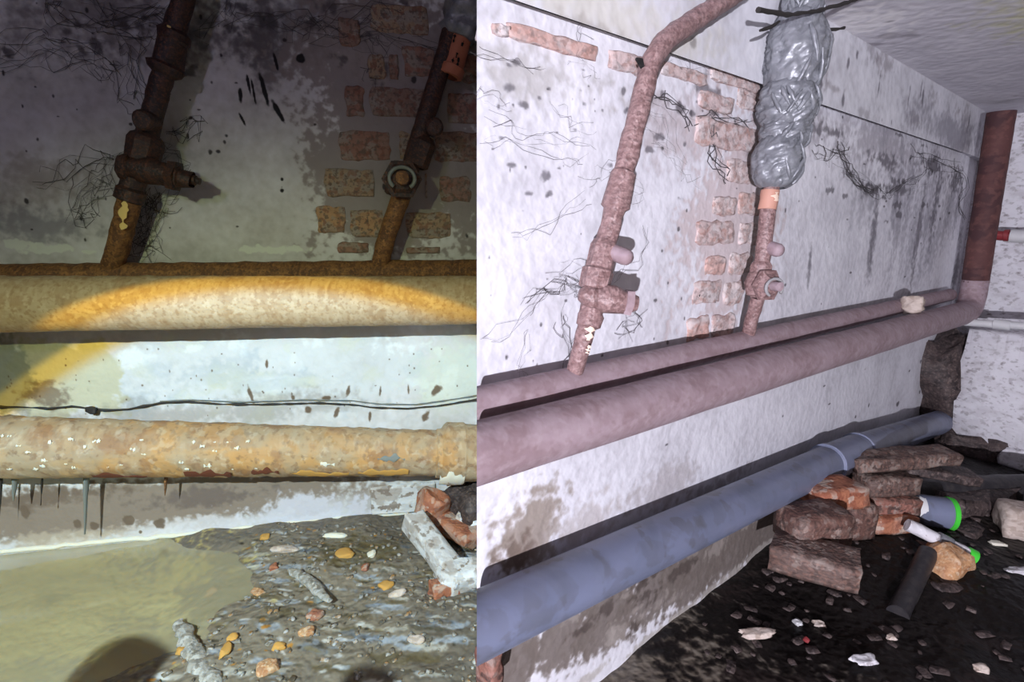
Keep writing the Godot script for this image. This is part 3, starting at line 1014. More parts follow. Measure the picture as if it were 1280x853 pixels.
func left_pipes() -> void:
	var g := Geo.new()
	var a := onl(-330, 334, 0.05)
	var b := onl(640, 334, 0.05)
	a.y = 0.905
	b.y = 0.90
	bar(g, a, b, 0.042, 24, 0.004)
	solo("header_pipe", g, M.brown_rust, "dark brown header pipe behind the large pipe, carrying the two risers of the dim wall", "pipe")
	g = Geo.new()
	a = onl(-330, 383, 0.17)
	b = onl(640, 375, 0.17)
	bar(g, a, b, 0.079, 40, 0.003)
	solo("heating_pipe", g, M.rusty_paint, "thick tan heating pipe crossed by the yellow edge of the torch beam", "pipe")
	# cast-iron waste pipe with its socket
	var pw := onl(-330, 553, 0.14)
	var p0 := onl(-90, 557, 0.13)
	var p1 := onl(548, 567, 0.12)
	var p2 := onl(640, 566, 0.12)
	var t := thing("waste_pipe", "rusty cast iron waste pipe with flaking scale low on the torchlit wall", "pipe", p0.lerp(p1, 0.5))
	g = Geo.new()
	bar(g, p0, p1.lerp(p2, 0.2), 0.094, 40, 0.006, 0.02, [], 0.078)
	bar(g, pw, p0, 0.096, 40, 0.006, 0.02, [], 0.094)
	part("barrel", g, M.cast_iron_rust, t)
	g = Geo.new()
	var ax := (p2 - p1).normalized()
	lathe(g, p1, ax, [Vector2(-0.012, 0.078), Vector2(-0.008, 0.084), Vector2(0.008, 0.086), Vector2(0.018, 0.098), Vector2(0.03, 0.108), Vector2(0.085, 0.108), Vector2(0.095, 0.101), Vector2(0.2, 0.098)], 40, 0.008)
	part("socket", g, M.cast_iron_rust, t)
	g = Geo.new()
	flake(g, p1 + ax * 0.0, p1 + ax * 0.085, 0.11, ln - Vector3(0, 0.75, 0), 0.5, 4)
	part("lime_deposit", g, M.limescale, t, "pale yellow lime deposit under the socket")
	var along := p1 - p0
	var e := [[0.47, 0.56, "rust_flake", -0.75, 0.34, 2], [0.60, 0.655, "rust_flake", -0.55, 0.22, 5], [0.68, 0.80, "ochre_flake", -0.7, 0.4, 9], [0.82, 0.93, "ochre_flake", -0.6, 0.3, 12], [0.74, 0.77, "limescale", -0.1, 0.12, 14],
			[0.51, 0.525, "limescale", -0.2, 0.12, 15], [0.30, 0.40, "rust_flake", -0.95, 0.22, 19], [0.86, 0.92, "grey_scale", 0.15, 0.2, 21]]
	for q in e:
		g = Geo.new()
		var r := lerpf(0.094, 0.078, q[0]) + 0.0035
		flake(g, p0 + along * q[0], p0 + along * q[1], r, ln + Vector3(0, q[3], 0), q[4], q[5], 0.9)
		part("scale_flake", g, M[q[2]], t)
	for k in 34:
		var s := rng.randf_range(0.12, 0.62)
		var y := rng.randf_range(-0.4, 0.9)
		g = Geo.new()
		var r := lerpf(0.094, 0.078, s) + 0.003
		var l := rng.randf_range(0.006, 0.018) / along.length()
		flake(g, p0 + along * s, p0 + along * (s + l), r, ln + Vector3(0, y, 0), rng.randf_range(0.03, 0.09), 30 + k, 0.9)
		part("lime_spot", g, M.limescale, t)
	riser_with_side_valve()
	riser_with_front_valve()

func riser_with_side_valve() -> void:
	var foot := onl(141, 332, 0.055)
	var mid := onl(163, 246, 0.10)
	var top := onl(240, -40, 0.10)
	var t := thing("riser_pipe", "dark rusty riser with a sideways valve, left one of two on the dim wall", "pipe", foot)
	var up := (top - mid).normalized()
	var g := Geo.new()
	var lower := dense(bend([foot, onl(150, 302, 0.08), mid], 0.05), 0.02)
	tube(g, lower, 0.031, 20, 0.003)
	part("lower_length", g, M.brown_rust, t)
	g = Geo.new()
	bar(g, mid, top, 0.030, 20, 0.005, 0.02)
	part("upper_length", g, M.dark_rust, t)
	# coupling high on the pipe
	g = Geo.new()
	var q := onl(212, 66, 0.10)
	lathe(g, q, up, [Vector2(-0.065, 0.031), Vector2(-0.055, 0.042), Vector2(-0.04, 0.046), Vector2(-0.032, 0.040), Vector2(0.03, 0.038), Vector2(0.036, 0.043), Vector2(0.055, 0.043), Vector2(0.065, 0.031)], 18, 0.012)
	part("coupling", g, M.dark_rust, t)
	g = Geo.new()
	flake(g, onl(214, 52, 0.10), onl(219, 38, 0.10), 0.034, ln + ld * -0.2, 0.5, 3, 0.9)
	part("paint_flake", g, M.cream_paint, t, "scrap of cream paint")
	# plug knob facing the room
	g = Geo.new()
	q = onl(189, 152, 0.10)
	lathe(g, q, ln + Vector3(0, -0.1, 0), [Vector2(0, 0.028), Vector2(0.06, 0.028), Vector2(0.066, 0.022), Vector2(0.068, 0.0)], 16, 0.004)
	part("plug", g, M.dark_rust, t)
	g = Geo.new()
	q = onl(181, 184, 0.10)
	lathe(g, q - up * 0.045, up, [Vector2(0, 0.030), Vector2(0.006, 0.046), Vector2(0.06, 0.050), Vector2(0.075, 0.044), Vector2(0.085, 0.031)], 8, 0.003, true)
	part("union_nut", g, M.dark_rust, t)
	# valve body lying across
	q = onl(170, 213, 0.115)
	var ax := (onl(240, 226, 0.13) - onl(148, 206, 0.115)).normalized()
	g = Geo.new()
	lathe(g, onl(148, 206, 0.115), ax, [Vector2(0, 0.0), Vector2(0.001, 0.026), Vector2(0.012, 0.036), Vector2(0.03, 0.036), Vector2(0.034, 0.029), Vector2(0.05, 0.035), Vector2(0.08, 0.04), Vector2(0.115, 0.036), Vector2(0.165, 0.032), Vector2(0.168, 0.026), Vector2(0.2, 0.024)], 18, 0.008)
	var v := part("valve_body", g, M.dark_rust, t)
	g = Geo.new()
	lathe(g, onl(217, 220, 0.125), ax, [Vector2(-0.012, 0.02), Vector2(-0.011, 0.044), Vector2(0.012, 0.047), Vector2(0.016, 0.02)], 6, 0.002, true)
	part("packing_nut", g, M.dark_rust, v)
	g = Geo.new()
	lathe(g, onl(222, 221, 0.125), ax, [Vector2(0, 0.014), Vector2(0.05, 0.014), Vector2(0.052, 0.009), Vector2(0.062, 0.009), Vector2(0.063, 0)], 10, 0.003)
	part("spindle", g, M.dark_rust, v)
	g = Geo.new()
	lathe(g, onl(164, 240, 0.10) - up * 0.03, up, [Vector2(0, 0.031), Vector2(0.003, 0.039), Vector2(0.034, 0.04), Vector2(0.042, 0.033), Vector2(0.1, 0.034)], 18, 0.005)
	part("collar", g, M.dark_rust, t)
	g = Geo.new()
	flake(g, onl(158, 286, 0.093), onl(162, 248, 0.10), 0.035, ln + ld * 0.1, 0.62, 8, 0.9)
	part("paint_flake", g, M.cream_paint, t, "run of cream paint below the valve")

func riser_with_front_valve() -> void:
	var foot := onl(475, 332, 0.055)
	var mid := onl(502, 245, 0.09)
	var top := onl(586, -30, 0.09)
	var t := thing("riser_pipe", "dark rusty riser with a round front valve and orange collar beside bare bricks", "pipe", foot)
	var up := (top - mid).normalized()
	var g := Geo.new()
	tube(g, dense(bend([foot, onl(482, 300, 0.08), mid], 0.04), 0.02), 0.029, 20, 0.003)
	part("lower_length", g, M.brown_rust, t)
	g = Geo.new()
	bar(g, mid, top, 0.029, 20, 0.004, 0.02)
	part("upper_length", g, M.dark_rust, t)
	g = Geo.new()
	lathe(g, onl(568, 72, 0.09), up, [Vector2(-0.06, 0.03), Vector2(-0.058, 0.04), Vector2(-0.03, 0.042), Vector2(-0.026, 0.036), Vector2(0.06, 0.037), Vector2(0.064, 0.03)], 18, 0.005)
	var c := part("collar", g, M.orange_paint, t, "collar with chipped orange paint")
	for k in 7:
		g = Geo.new()
		var q := onl(568, 72, 0.09) + up * rng.randf_range(-0.04, 0.04)
		flake(g, q, q + up * rng.randf_range(0.012, 0.03), 0.041, ln + ld * rng.randf_range(-0.9, 0.9), 0.12, 60 + k, 0.9)
		part("bare_chip", g, M.soot, c)
	# plastic wrapping above the collar
	g = Geo.new()
	var pts := []
	var rad := []
	for k in 22:
		pts.append(onl(574, 48, 0.095) + up * (k * 0.014))
		rad.append(0.045 + 0.026 * sqrt(clampf(k / 6.0, 0, 1)) + 0.006 * sin(k * 1.3))
	tube(g, pts, rad, 24, 0.02)
	part("insulation_wrap", g, M.silver_wrap, t, "grey plastic wrapping at the top")
	g = Geo.new()
	var q := onl(542, 160, 0.09)
	lathe(g, q, ln + Vector3(0, -0.1, 0), [Vector2(0, 0.027), Vector2(0.055, 0.027), Vector2(0.062, 0.02), Vector2(0.064, 0.0)], 16, 0.003)
	part("plug", g, M.dark_rust, t)
	g = Geo.new()
	lathe(g, onl(525, 190, 0.09) - up * 0.05, up, [Vector2(0, 0.03), Vector2(0.006, 0.04), Vector2(0.08, 0.043), Vector2(0.1, 0.03)], 8, 0.003, true)
	part("union_nut", g, M.dark_rust, t)
	# valve seen end on
	q = onl(502, 226, 0.09)
	g = Geo.new()
	lathe(g, q - up * 0.055, up, [Vector2(0, 0.031), Vector2(0.004, 0.042), Vector2(0.03, 0.045), Vector2(0.055, 0.055), Vector2(0.08, 0.045), Vector2(0.105, 0.042), Vector2(0.11, 0.031)], 18, 0.006)
	var v := part("valve_body", g, M.dark_rust, t)
	g = Geo.new()
	lathe(g, q, ln, [Vector2(0.02, 0.05), Vector2(0.05, 0.054), Vector2(0.052, 0.062), Vector2(0.068, 0.062), Vector2(0.07, 0.05), Vector2(0.085, 0.036), Vector2(0.087, 0.0)], 6, 0.002, true)
	part("bonnet", g, M.dark_rust, v)
	g = Geo.new()
	lathe(g, q + ln * 0.085, ln, [Vector2(0, 0.022), Vector2(0.04, 0.02), Vector2(0.044, 0.0)], 14, 0.002)
	part("spindle", g, M.brown_rust, v)
	g = Geo.new()
	pts = []
	for k in 25:
		var an := lerpf(-2.4, 2.5, k / 24.0)
		pts.append(q + ln * 0.095 + (ld * sin(an) * 0.038 + Vector3.UP * cos(an) * 0.032))
	tube(g, pts, 0.006, 8, 0.002)
	part("wire_ring", g, M.grey_scale, v, "bent pale wire ring round the spindle")

func left_small() -> void:
	# cable sagging along the wall
	var g := Geo.new()
	var pts := []
	for q in [[-330, 500], [-60, 508], [0, 509], [30, 509], [60, 511], [90, 508], [112, 511], [130, 513], [160, 512], [200, 504], [230, 502], [270, 505], [320, 506], [360, 505], [400, 504], [440, 506], [470, 510], [510, 511], [545, 508], [575, 503], [610, 498]]:
		pts.append(onl(q[0], q[1], 0.012))
	tube(g, dense(pts, 0.02), 0.0035, 8, 0.004)
	solo("cable", g, M.cable_black, "thin black cable sagging along the torchlit wall above the rusty waste pipe", "cable")
	g = Geo.new()
	pts = []
	for q in [[200, 502], [240, 500], [300, 503], [380, 500], [440, 501], [470, 505], [520, 506], [575, 498], [610, 492]]:
		pts.append(onl(q[0], q[1], 0.012))
	tube(g, dense(pts, 0.02), 0.0022, 6, 0.002)
	solo("wire", g, M.grey_scale, "thin pale wire running just above the black cable", "wire")
	g = Geo.new()
	lump(g, onl(114, 513, 0.02), Vector3(0.03, 0.022, 0.02), Basis(), 5, 0.6, 0.3, 5)
	solo("cable_clip", g, M.cable_black, "small dark clip holding the cable to the wall", "clip")
	# scale hanging below the waste pipe
	var n := 0
	for q in [[2, 598, 645, 3, "narrow black drip of scale at the far left under the waste pipe"], [19, 598, 626, 7, "short wedge of grey scale second from the left under the waste pipe"], [53, 598, 632, 2.2, "thin dark thread of scale hanging under the waste pipe"], [108, 597, 668, 6, "longest grey icicle of scale hanging under the waste pipe"], [208, 598, 620, 5, "stubby brown drip of scale right of the long icicle"]]:
		g = Geo.new()
		var a := onl(q[0], q[1] - 6, 0.10)
		var b := onl(q[0] - 2, q[2], 0.10)
		var r: float = q[3] * 0.0017
		tube(g, [a, a.lerp(b, 0.15), a.lerp(b, 0.4), a.lerp(b, 0.7), b], [r, r, r * 0.75, r * 0.5, r * 0.12], 10, 0.004, [], true, 0.6)
		solo("scale_drip", g, [M.cable_black, M.grey_scale, M.cable_black, M.grey_scale, M.brown_rust][n], q[4], "drip")
		n += 1
	# broken bricks beside the socket
	var b1 := Basis(Vector3.UP, -0.9) * Basis(Vector3.RIGHT, 0.15)
	g = Geo.new()
	lump(g, onf(548, 690, 0.05), Vector3(0.34, 0.06, 0.075), Basis(Vector3.UP, -0.93) * Basis(Vector3.FORWARD, 0.2), 5, 0.3, 0.25, 61)
	solo("brick", g, M.limewashed_stone, "long brick edge whitened with lime lying slanted beside the pipe socket", "brick")
	g = Geo.new()
	lump(g, onl(540, 633, 0.14), Vector3(0.10, 0.11, 0.10), Basis(Vector3.FORWARD, 0.5), 6, 0.5, 0.3, 63)
	solo("brick", g, M.orange_brick, "bright orange broken brick stub just below the pipe socket", "brick")
	g = Geo.new()
	lump(g, onf(572, 662, 0.03), Vector3(0.19, 0.06, 0.09), Basis(Vector3.UP, -0.8), 5, 0.4, 0.3, 64)
	solo("brick", g, M.orange_brick, "flat orange brick fragment between the whitened edge and the dark brick", "brick")
	g = Geo.new()
	lump(g, onl(592, 628, 0.16), Vector3(0.17, 0.10, 0.14), b1, 6, 0.3, 0.22, 65)
	solo("brick", g, M.dark_stone, "dark sooty brick under the socket at the end of the torchlit wall", "brick")
	g = Geo.new()
	lump(g, onl(592, 655, 0.2), Vector3(0.12, 0.085, 0.09), Basis(Vector3.UP, -0.5) * Basis(Vector3.FORWARD, 0.6), 6, 0.4, 0.25, 66)
	solo("brick", g, M.limewashed_stone, "white limy brick lump under the dark sooty brick", "brick")
	g = Geo.new()
	lump(g, onf(580, 718, 0.03), Vector3(0.16, 0.06, 0.08), Basis(Vector3.UP, 0.25), 5, 0.35, 0.3, 67)
	solo("brick", g, M.limewashed_stone, "short whitened brick end nearest the camera in the torchlit corner", "brick")
	g = Geo.new()
	lump(g, onf(556, 735, 0.01), Vector3(0.09, 0.05, 0.06), Basis(Vector3.UP, 0.6), 5, 0.4, 0.3, 68)
	solo("brick", g, M.orange_brick, "small orange brick chip in front of the whitened brick end", "brick")
	# pebbles and chips
	var chips := [[431, 695, 10, 7, "ochre_flake", "round ochre pebble near the foot of the wall"], [456, 710, 5, 4, "orange_brick", "small red brick crumb right of the round ochre pebble"], [482, 730, 9, 7, "ochre_flake", "ochre pebble beside the cream sliver"],
			[465, 694, 6, 5, "limescale", "yellowish white pebble above the red brick crumb"], [394, 767, 9, 7, "orange_brick", "round orange pebble alone in the grey clay"], [322, 737, 9, 5, "orange_stone", "flat tan chip at the rim of the puddle silt"],
			[343, 710, 5, 4, "orange_brick", "small orange chip behind the pale stick"], [383, 790, 9, 6, "orange_stone", "tan chip below the round orange pebble"], [349, 806, 7, 4, "ochre_flake", "yellow chip near the front left of the clay"],
			[335, 833, 12, 9, "orange_stone", "largest tan pebble in front near the picture's lower edge"], [332, 674, 6, 4, "ochre_flake", "tiny ochre chip touching the lime line"], [498, 741, 11, 4, "pale_stone", "cream sliver of stone lying across the clay streaks"],
			[418, 672, 14, 3, "limescale", "thin whitish splinter near the wall foot"], [520, 802, 10, 5, "pale_stone", "pinkish pale chip in the front right of the clay"], [283, 812, 6, 11, "ochre_flake", "upright yellow chip beside the pale clay ridge"],
			[291, 798, 5, 4, "ochre_flake", "small yellow chip above the upright yellow chip"], [227, 810, 5, 5, "ochre_flake", "yellow chip at the edge of the pale clay ridge"], [263, 727, 5, 5, "orange_stone", "single tan chip standing in the silt right of the puddle"],
			[400, 748, 7, 5, "grey_scale", "grey pebble below the pale stick"], [356, 690, 16, 4, "pale_stone", "pale chip near the middle of the wall foot"]]
	for q in chips:
		g = Geo.new()
		var c := onf(q[0], q[1], 0.004)
		var d := (c - EYE).length() / F
		c.y = height(c.x, c.z) + 0.004
		lump(g, c, Vector3(0.02, 0.02, 0.02), Basis(Vector3.UP, rng.randf_range(-0.4, 0.4)) * Basis.from_scale(Vector3(q[2] * 1.8 * d, 0.018, q[3] * 2.4 * d) / 0.02), 6, 0.85, 0.22, n)
		solo("pebble", g, M[q[4]], q[5], "pebble")
		n += 1
	g = Geo.new()
	pts = []
	for q in [[362, 712], [375, 719], [392, 732], [404, 746], [412, 752]]:
		pts.append(onf(q[0], q[1], 0.012))
	pts = dense(pts, 0.012)
	var taper := []
	for k in pts.size():
		taper.append(0.004 + 0.015 * pow(sin(PI * (k + 0.5) / pts.size()), 0.6))
	tube(g, pts, taper, 12, 0.008, [], true, 0.6)
	solo("stick", g, M.dry_clay, "pale stick half sunk in the grey clay", "stick")
	g = Geo.new()
	pts = []
	for q in [[222, 778], [232, 792], [240, 812], [250, 834], [262, 850], [276, 866]]:
		pts.append(onf(q[0], q[1], 0.0))
	pts = dense(pts, 0.012)
	taper = []
	for k in pts.size():
		taper.append(0.006 + 0.018 * pow(sin(PI * (k + 0.5) / pts.size()), 0.5))
	tube(g, pts, taper, 14, 0.014, [], true, 0.5)
	solo("clay_ridge", g, M.dry_clay, "pale curved ridge of hardened clay in front of the puddle", "clay ridge")
	# loose grit
	g = Geo.new()
	for k in 520:
		var x := rng.randf_range(-0.85, 0.0)
		var z := rng.randf_range(-1.85, -1.02)
		var s := rng.randf_range(0.004, 0.012)
		lump(g, Vector3(x, height(x, z), z), Vector3(s * rng.randf_range(1, 2.2), s, s * 1.2), Basis(Vector3.UP, rng.randf() * 6), 3, 0.6, 0.3, k)
	solo("grit", g, stuffed("clay_grit", patchy(128, rgb(128, 122, 112), [[rgb(176, 174, 172), 0.03, 161, 0.55, 0.6], [rgb(84, 74, 60), 0.03, 162, 0.55, 0.6], [rgb(168, 122, 66), 0.03, 163, 0.66, 0.7]]), 6.0, 0.6), "grey grit strewn over the torchlit clay", "grit", "", "stuff")


# ------------------------------------------------------------------ right bay
func right_pipes() -> void:
	var cut := sight(596)
	var g := Geo.new()
	var a := onr(560, 515, 0.048)
	var b := onr(1185, 384, 0.048)
	a.y = 0.774
	b.y = 0.732
	var d := (b - a).normalized()
	bar(g, a, b, 0.029, 24, 0.001, 0.03, cut)
	solo("header_pipe", g, M.dusty_rust, "pinkish dusty header pipe along the white wall carrying the two risers of the flashlit side", "pipe")
	# large pipe with its bend and the upright length
	var p0 := onr(575, 573, 0.118)
	var p1 := onr(1213, 389, 0.13)
	var p2 := onr(1252, 140, 0.13)
	var t := thing("heating_pipe", "thick dusty pink heating pipe that bends up to the ceiling in the corner", "pipe", p0.lerp(p1, 0.5))
	g = Geo.new()
	var e := p1 + (p0 - p1).normalized() * 0.15
	bar(g, p0, e, 0.046, 36, 0.002, 0.03, cut, 0.053)
	part("long_run", g, M.dusty_rust, t)
	g = Geo.new()
	tube(g, bend([e - (p1 - p0).normalized() * 0.002, p1, p1 + (p2 - p1).normalized() * 0.15], 0.12, 14), 0.0535, 32, 0.002)
	part("elbow", g, M.dusty_rust, t)
	g = Geo.new()
	bar(g, p1 + (p2 - p1).normalized() * 0.14, p2, 0.053, 32, 0.002)
	part("upright_length", g, M.red_brown_pipe, t, "dark red-brown upright length")
	# grey plastic waste pipe
	p0 = onr(560, 800, 0.072)
	p1 = onr(1034, 579, 0.085)
	p2 = onr(1072, 563, 0.087)
	var p3 := onr(1186, 524, 0.095)
	t = thing("waste_pipe", "smooth grey plastic waste pipe with a ringed coupling sloping along the white wall", "pipe", p0.lerp(p3, 0.5))
	g = Geo.new()
	bar(g, p0, p1, 0.054, 36, 0.0, 0.05, cut, 0.056)
	part("near_length", g, M.grey_plastic, t)
	g = Geo.new()
	bar(g, p2, p3, 0.056, 36, 0.0, 0.05)
	part("far_length", g, M.grey_plastic, t)
	g = Geo.new()
	d = (p2 - p1).normalized()
	var l := p1.distance_to(p2)
	lathe(g, p1, d, [Vector2(-0.015, 0.055), Vector2(-0.012, 0.0595), Vector2(l + 0.012, 0.0595), Vector2(l + 0.015, 0.055)], 36)
	var c := part("coupling", g, M.grey_plastic, t)
	for k in 2:
		g = Geo.new()
		lathe(g, p1 + d * (l * k), d, [Vector2(-0.011, 0.059), Vector2(-0.01, 0.0645), Vector2(0.01, 0.0645), Vector2(0.011, 0.059)], 36)
		part("ring", g, M.grey_plastic, c)
	bent_riser()
	wrapped_riser()
	# small pipes at the end wall
	t = thing("water_pipe", "thin white water pipe crossing the end wall above the concrete block", "pipe", onend(1245, 405, 2.38))
	g = Geo.new()
	bar(g, onend(1206, 403, 2.36), onend(1330, 411, 2.36), 0.017, 14, 0.002)
	part("tube", g, M.white_plastic, t)
	g = Geo.new()
	lathe(g, onend(1252, 406, 2.36), rn, [Vector2(-0.03, 0.017), Vector2(-0.028, 0.022), Vector2(0.03, 0.022), Vector2(0.032, 0.017)], 14)
	part("sleeve", g, M.white_plastic, t)
	t = thing("branch_pipe", "short pipe with a red painted end sticking out beside the upright pipe", "pipe", onend(1265, 295, 2.6))
	g = Geo.new()
	bar(g, onend(1238, 294, 2.6), onend(1264, 295, 2.6), 0.022, 14, 0.003)
	part("red_end", g, M.red_paint, t, "red painted end")
	g = Geo.new()
	bar(g, onend(1263, 295, 2.6), onend(1330, 297, 2.6), 0.03, 14, 0.003)
	part("pale_length", g, M.white_plastic, t, "pale grey length")
	for z in [[1243, 7], [1258, 7]]:
		g = Geo.new()
		lathe(g, onend(z[0], 294.5, 2.6), rn, [Vector2(-0.01, 0.022), Vector2(-0.008, 0.028), Vector2(0.008, 0.028), Vector2(0.01, 0.022)], 12, 0.003)
		part("ring", g, M.red_paint, t)
	# flat stone on the large pipe
	g = Geo.new()
	lump(g, onr(1140, 381, 0.10), Vector3(0.075, 0.065, 0.07), Basis(Vector3.UP, 0.8) * Basis(Vector3.FORWARD, 0.25), 6, 0.5, 0.3, 12)
	solo("stone", g, M.pale_stone, "pale stone chip resting on the heating pipes near the corner", "stone")
	# wires by the ceiling
	var n := 0
	for w in [[[[948, 12], [985, 19], [1020, 14], [1060, 3], [1100, -12]], 0.0045, "thick black cable looping over the top of the wrapped pipe"], [[[1022, 37], [1040, 37], [1055, 35]], 0.004, "short black wire end sticking out right of the wrapped pipe"], [[[950, 38], [965, 33], [974, 27]], 0.003, "loose strip of wire left of the wrapped pipe"]]:
		g = Geo.new()
		var pts := []
		for q in w[0]:
			pts.append(onr(q[0], q[1], [0.15, 0.12, 0.14][n]))
		tube(g, dense(pts, 0.02), w[1], 8, 0.003)
		solo("wire", g, M.cable_black, w[2], "wire")
		n += 1

func bent_riser() -> void:
	var foot := onr(716, 473, 0.046)
	var p1 := onr(721, 456, 0.062)
	var p2 := onr(735, 402, 0.085)
	var p3 := onr(768, 262, 0.085)
	var p4 := onr(818, 58, 0.085)
	var p5 := onr(935, -18, 0.085)
	var t := thing("riser_pipe", "rusty riser with a stopcock whose top bends away to the right", "pipe", foot)
	var up := (p3 - p2).normalized()
	var g := Geo.new()
	tube(g, dense(bend([foot, p1, p2], 0.018), 0.01), 0.0165, 18, 0.002)
	part("lower_length", g, M.scaly_rust, t)
	g = Geo.new()
	tube(g, dense(bend([p2, p3, p4, p5], 0.06), 0.012), 0.0185, 20, 0.0035)
	part("bent_length", g, M.scaly_rust, t)
	g = Geo.new()
	lathe(g, onr(774, 238, 0.085), up, [Vector2(-0.035, 0.018), Vector2(-0.03, 0.024), Vector2(0.03, 0.023), Vector2(0.035, 0.018)], 18, 0.004)
	part("coupling", g, M.scaly_rust, t)
	# plug knob
	var q := onr(757, 312, 0.085)
	g = Geo.new()
	var kd := (onr(781, 321, 0.125) - q).normalized()
	lathe(g, q, kd, [Vector2(0, 0.0145), Vector2(0.042, 0.0145), Vector2(0.05, 0.0125), Vector2(0.055, 0.007), Vector2(0.056, 0)], 16, 0.001)
	part("plug", g, M.dusty_rust, t)
	g = Geo.new()
	lathe(g, onr(752, 322, 0.085) - up * 0.03, up, [Vector2(0, 0.019), Vector2(0.004, 0.024), Vector2(0.05, 0.024), Vector2(0.06, 0.019)], 8, 0.002, true)
	part("tee", g, M.scaly_rust, t)
	g = Geo.new()
	lathe(g, onr(745, 348, 0.085) - up * 0.022, up, [Vector2(0, 0.019), Vector2(0.004, 0.027), Vector2(0.036, 0.028), Vector2(0.044, 0.019)], 8, 0.002, true)
	part("union_nut", g, M.scaly_rust, t)
	# valve body across, bonnet to the right, boss to the left
	var v0 := onr(731, 369, 0.085)
	var v1 := onr(798, 380, 0.145)
	var ax := (v1 - v0).normalized()
	var len := v0.distance_to(v1)
	g = Geo.new()
	lathe(g, v0, ax, [Vector2(-0.012, 0), Vector2(-0.010, 0.012), Vector2(0.0, 0.019), Vector2(0.014, 0.021), Vector2(0.02, 0.019), Vector2(0.036, 0.025), Vector2(0.05, 0.025), Vector2(len * 0.75, 0.019), Vector2(len * 0.8, 0.019), Vector2(len * 0.98, 0.012), Vector2(len * 0.985, 0)], 18, 0.004)
	var v := part("valve_body", g, M.scaly_rust, t)
	g = Geo.new()
	lathe(g, v0.lerp(v1, 0.80), ax, [Vector2(-0.006, 0.012), Vector2(-0.0055, 0.023), Vector2(0.007, 0.024), Vector2(0.008, 0.012)], 6, 0.001, true)
	part("packing_nut", g, M.dusty_rust, v)
	g = Geo.new()
	lathe(g, onr(738, 396, 0.085) - up * 0.02, up, [Vector2(0, 0.017), Vector2(0.003, 0.022), Vector2(0.022, 0.0225), Vector2(0.028, 0.019), Vector2(0.05, 0.02)], 18, 0.003)
	part("collar", g, M.scaly_rust, t)
	for z in [[735, 404, 731, 424, 0.6, 3], [733, 430, 730, 440, 0.4, 7]]:
		g = Geo.new()
		flake(g, onr(z[2], z[3], 0.0835), onr(z[0], z[1], 0.085), 0.019, rn + rd * -0.6, z[4], z[5], 0.9)
		part("paint_flake", g, M.pink_cream_paint, t)
	g = Geo.new()
	tube(g, [onr(803, 84, 0.085), onr(800, 76, 0.075), onr(796, 74, 0.085)], [0.004, 0.006, 0.003], 8)
	part("hook", g, M.soot, t)

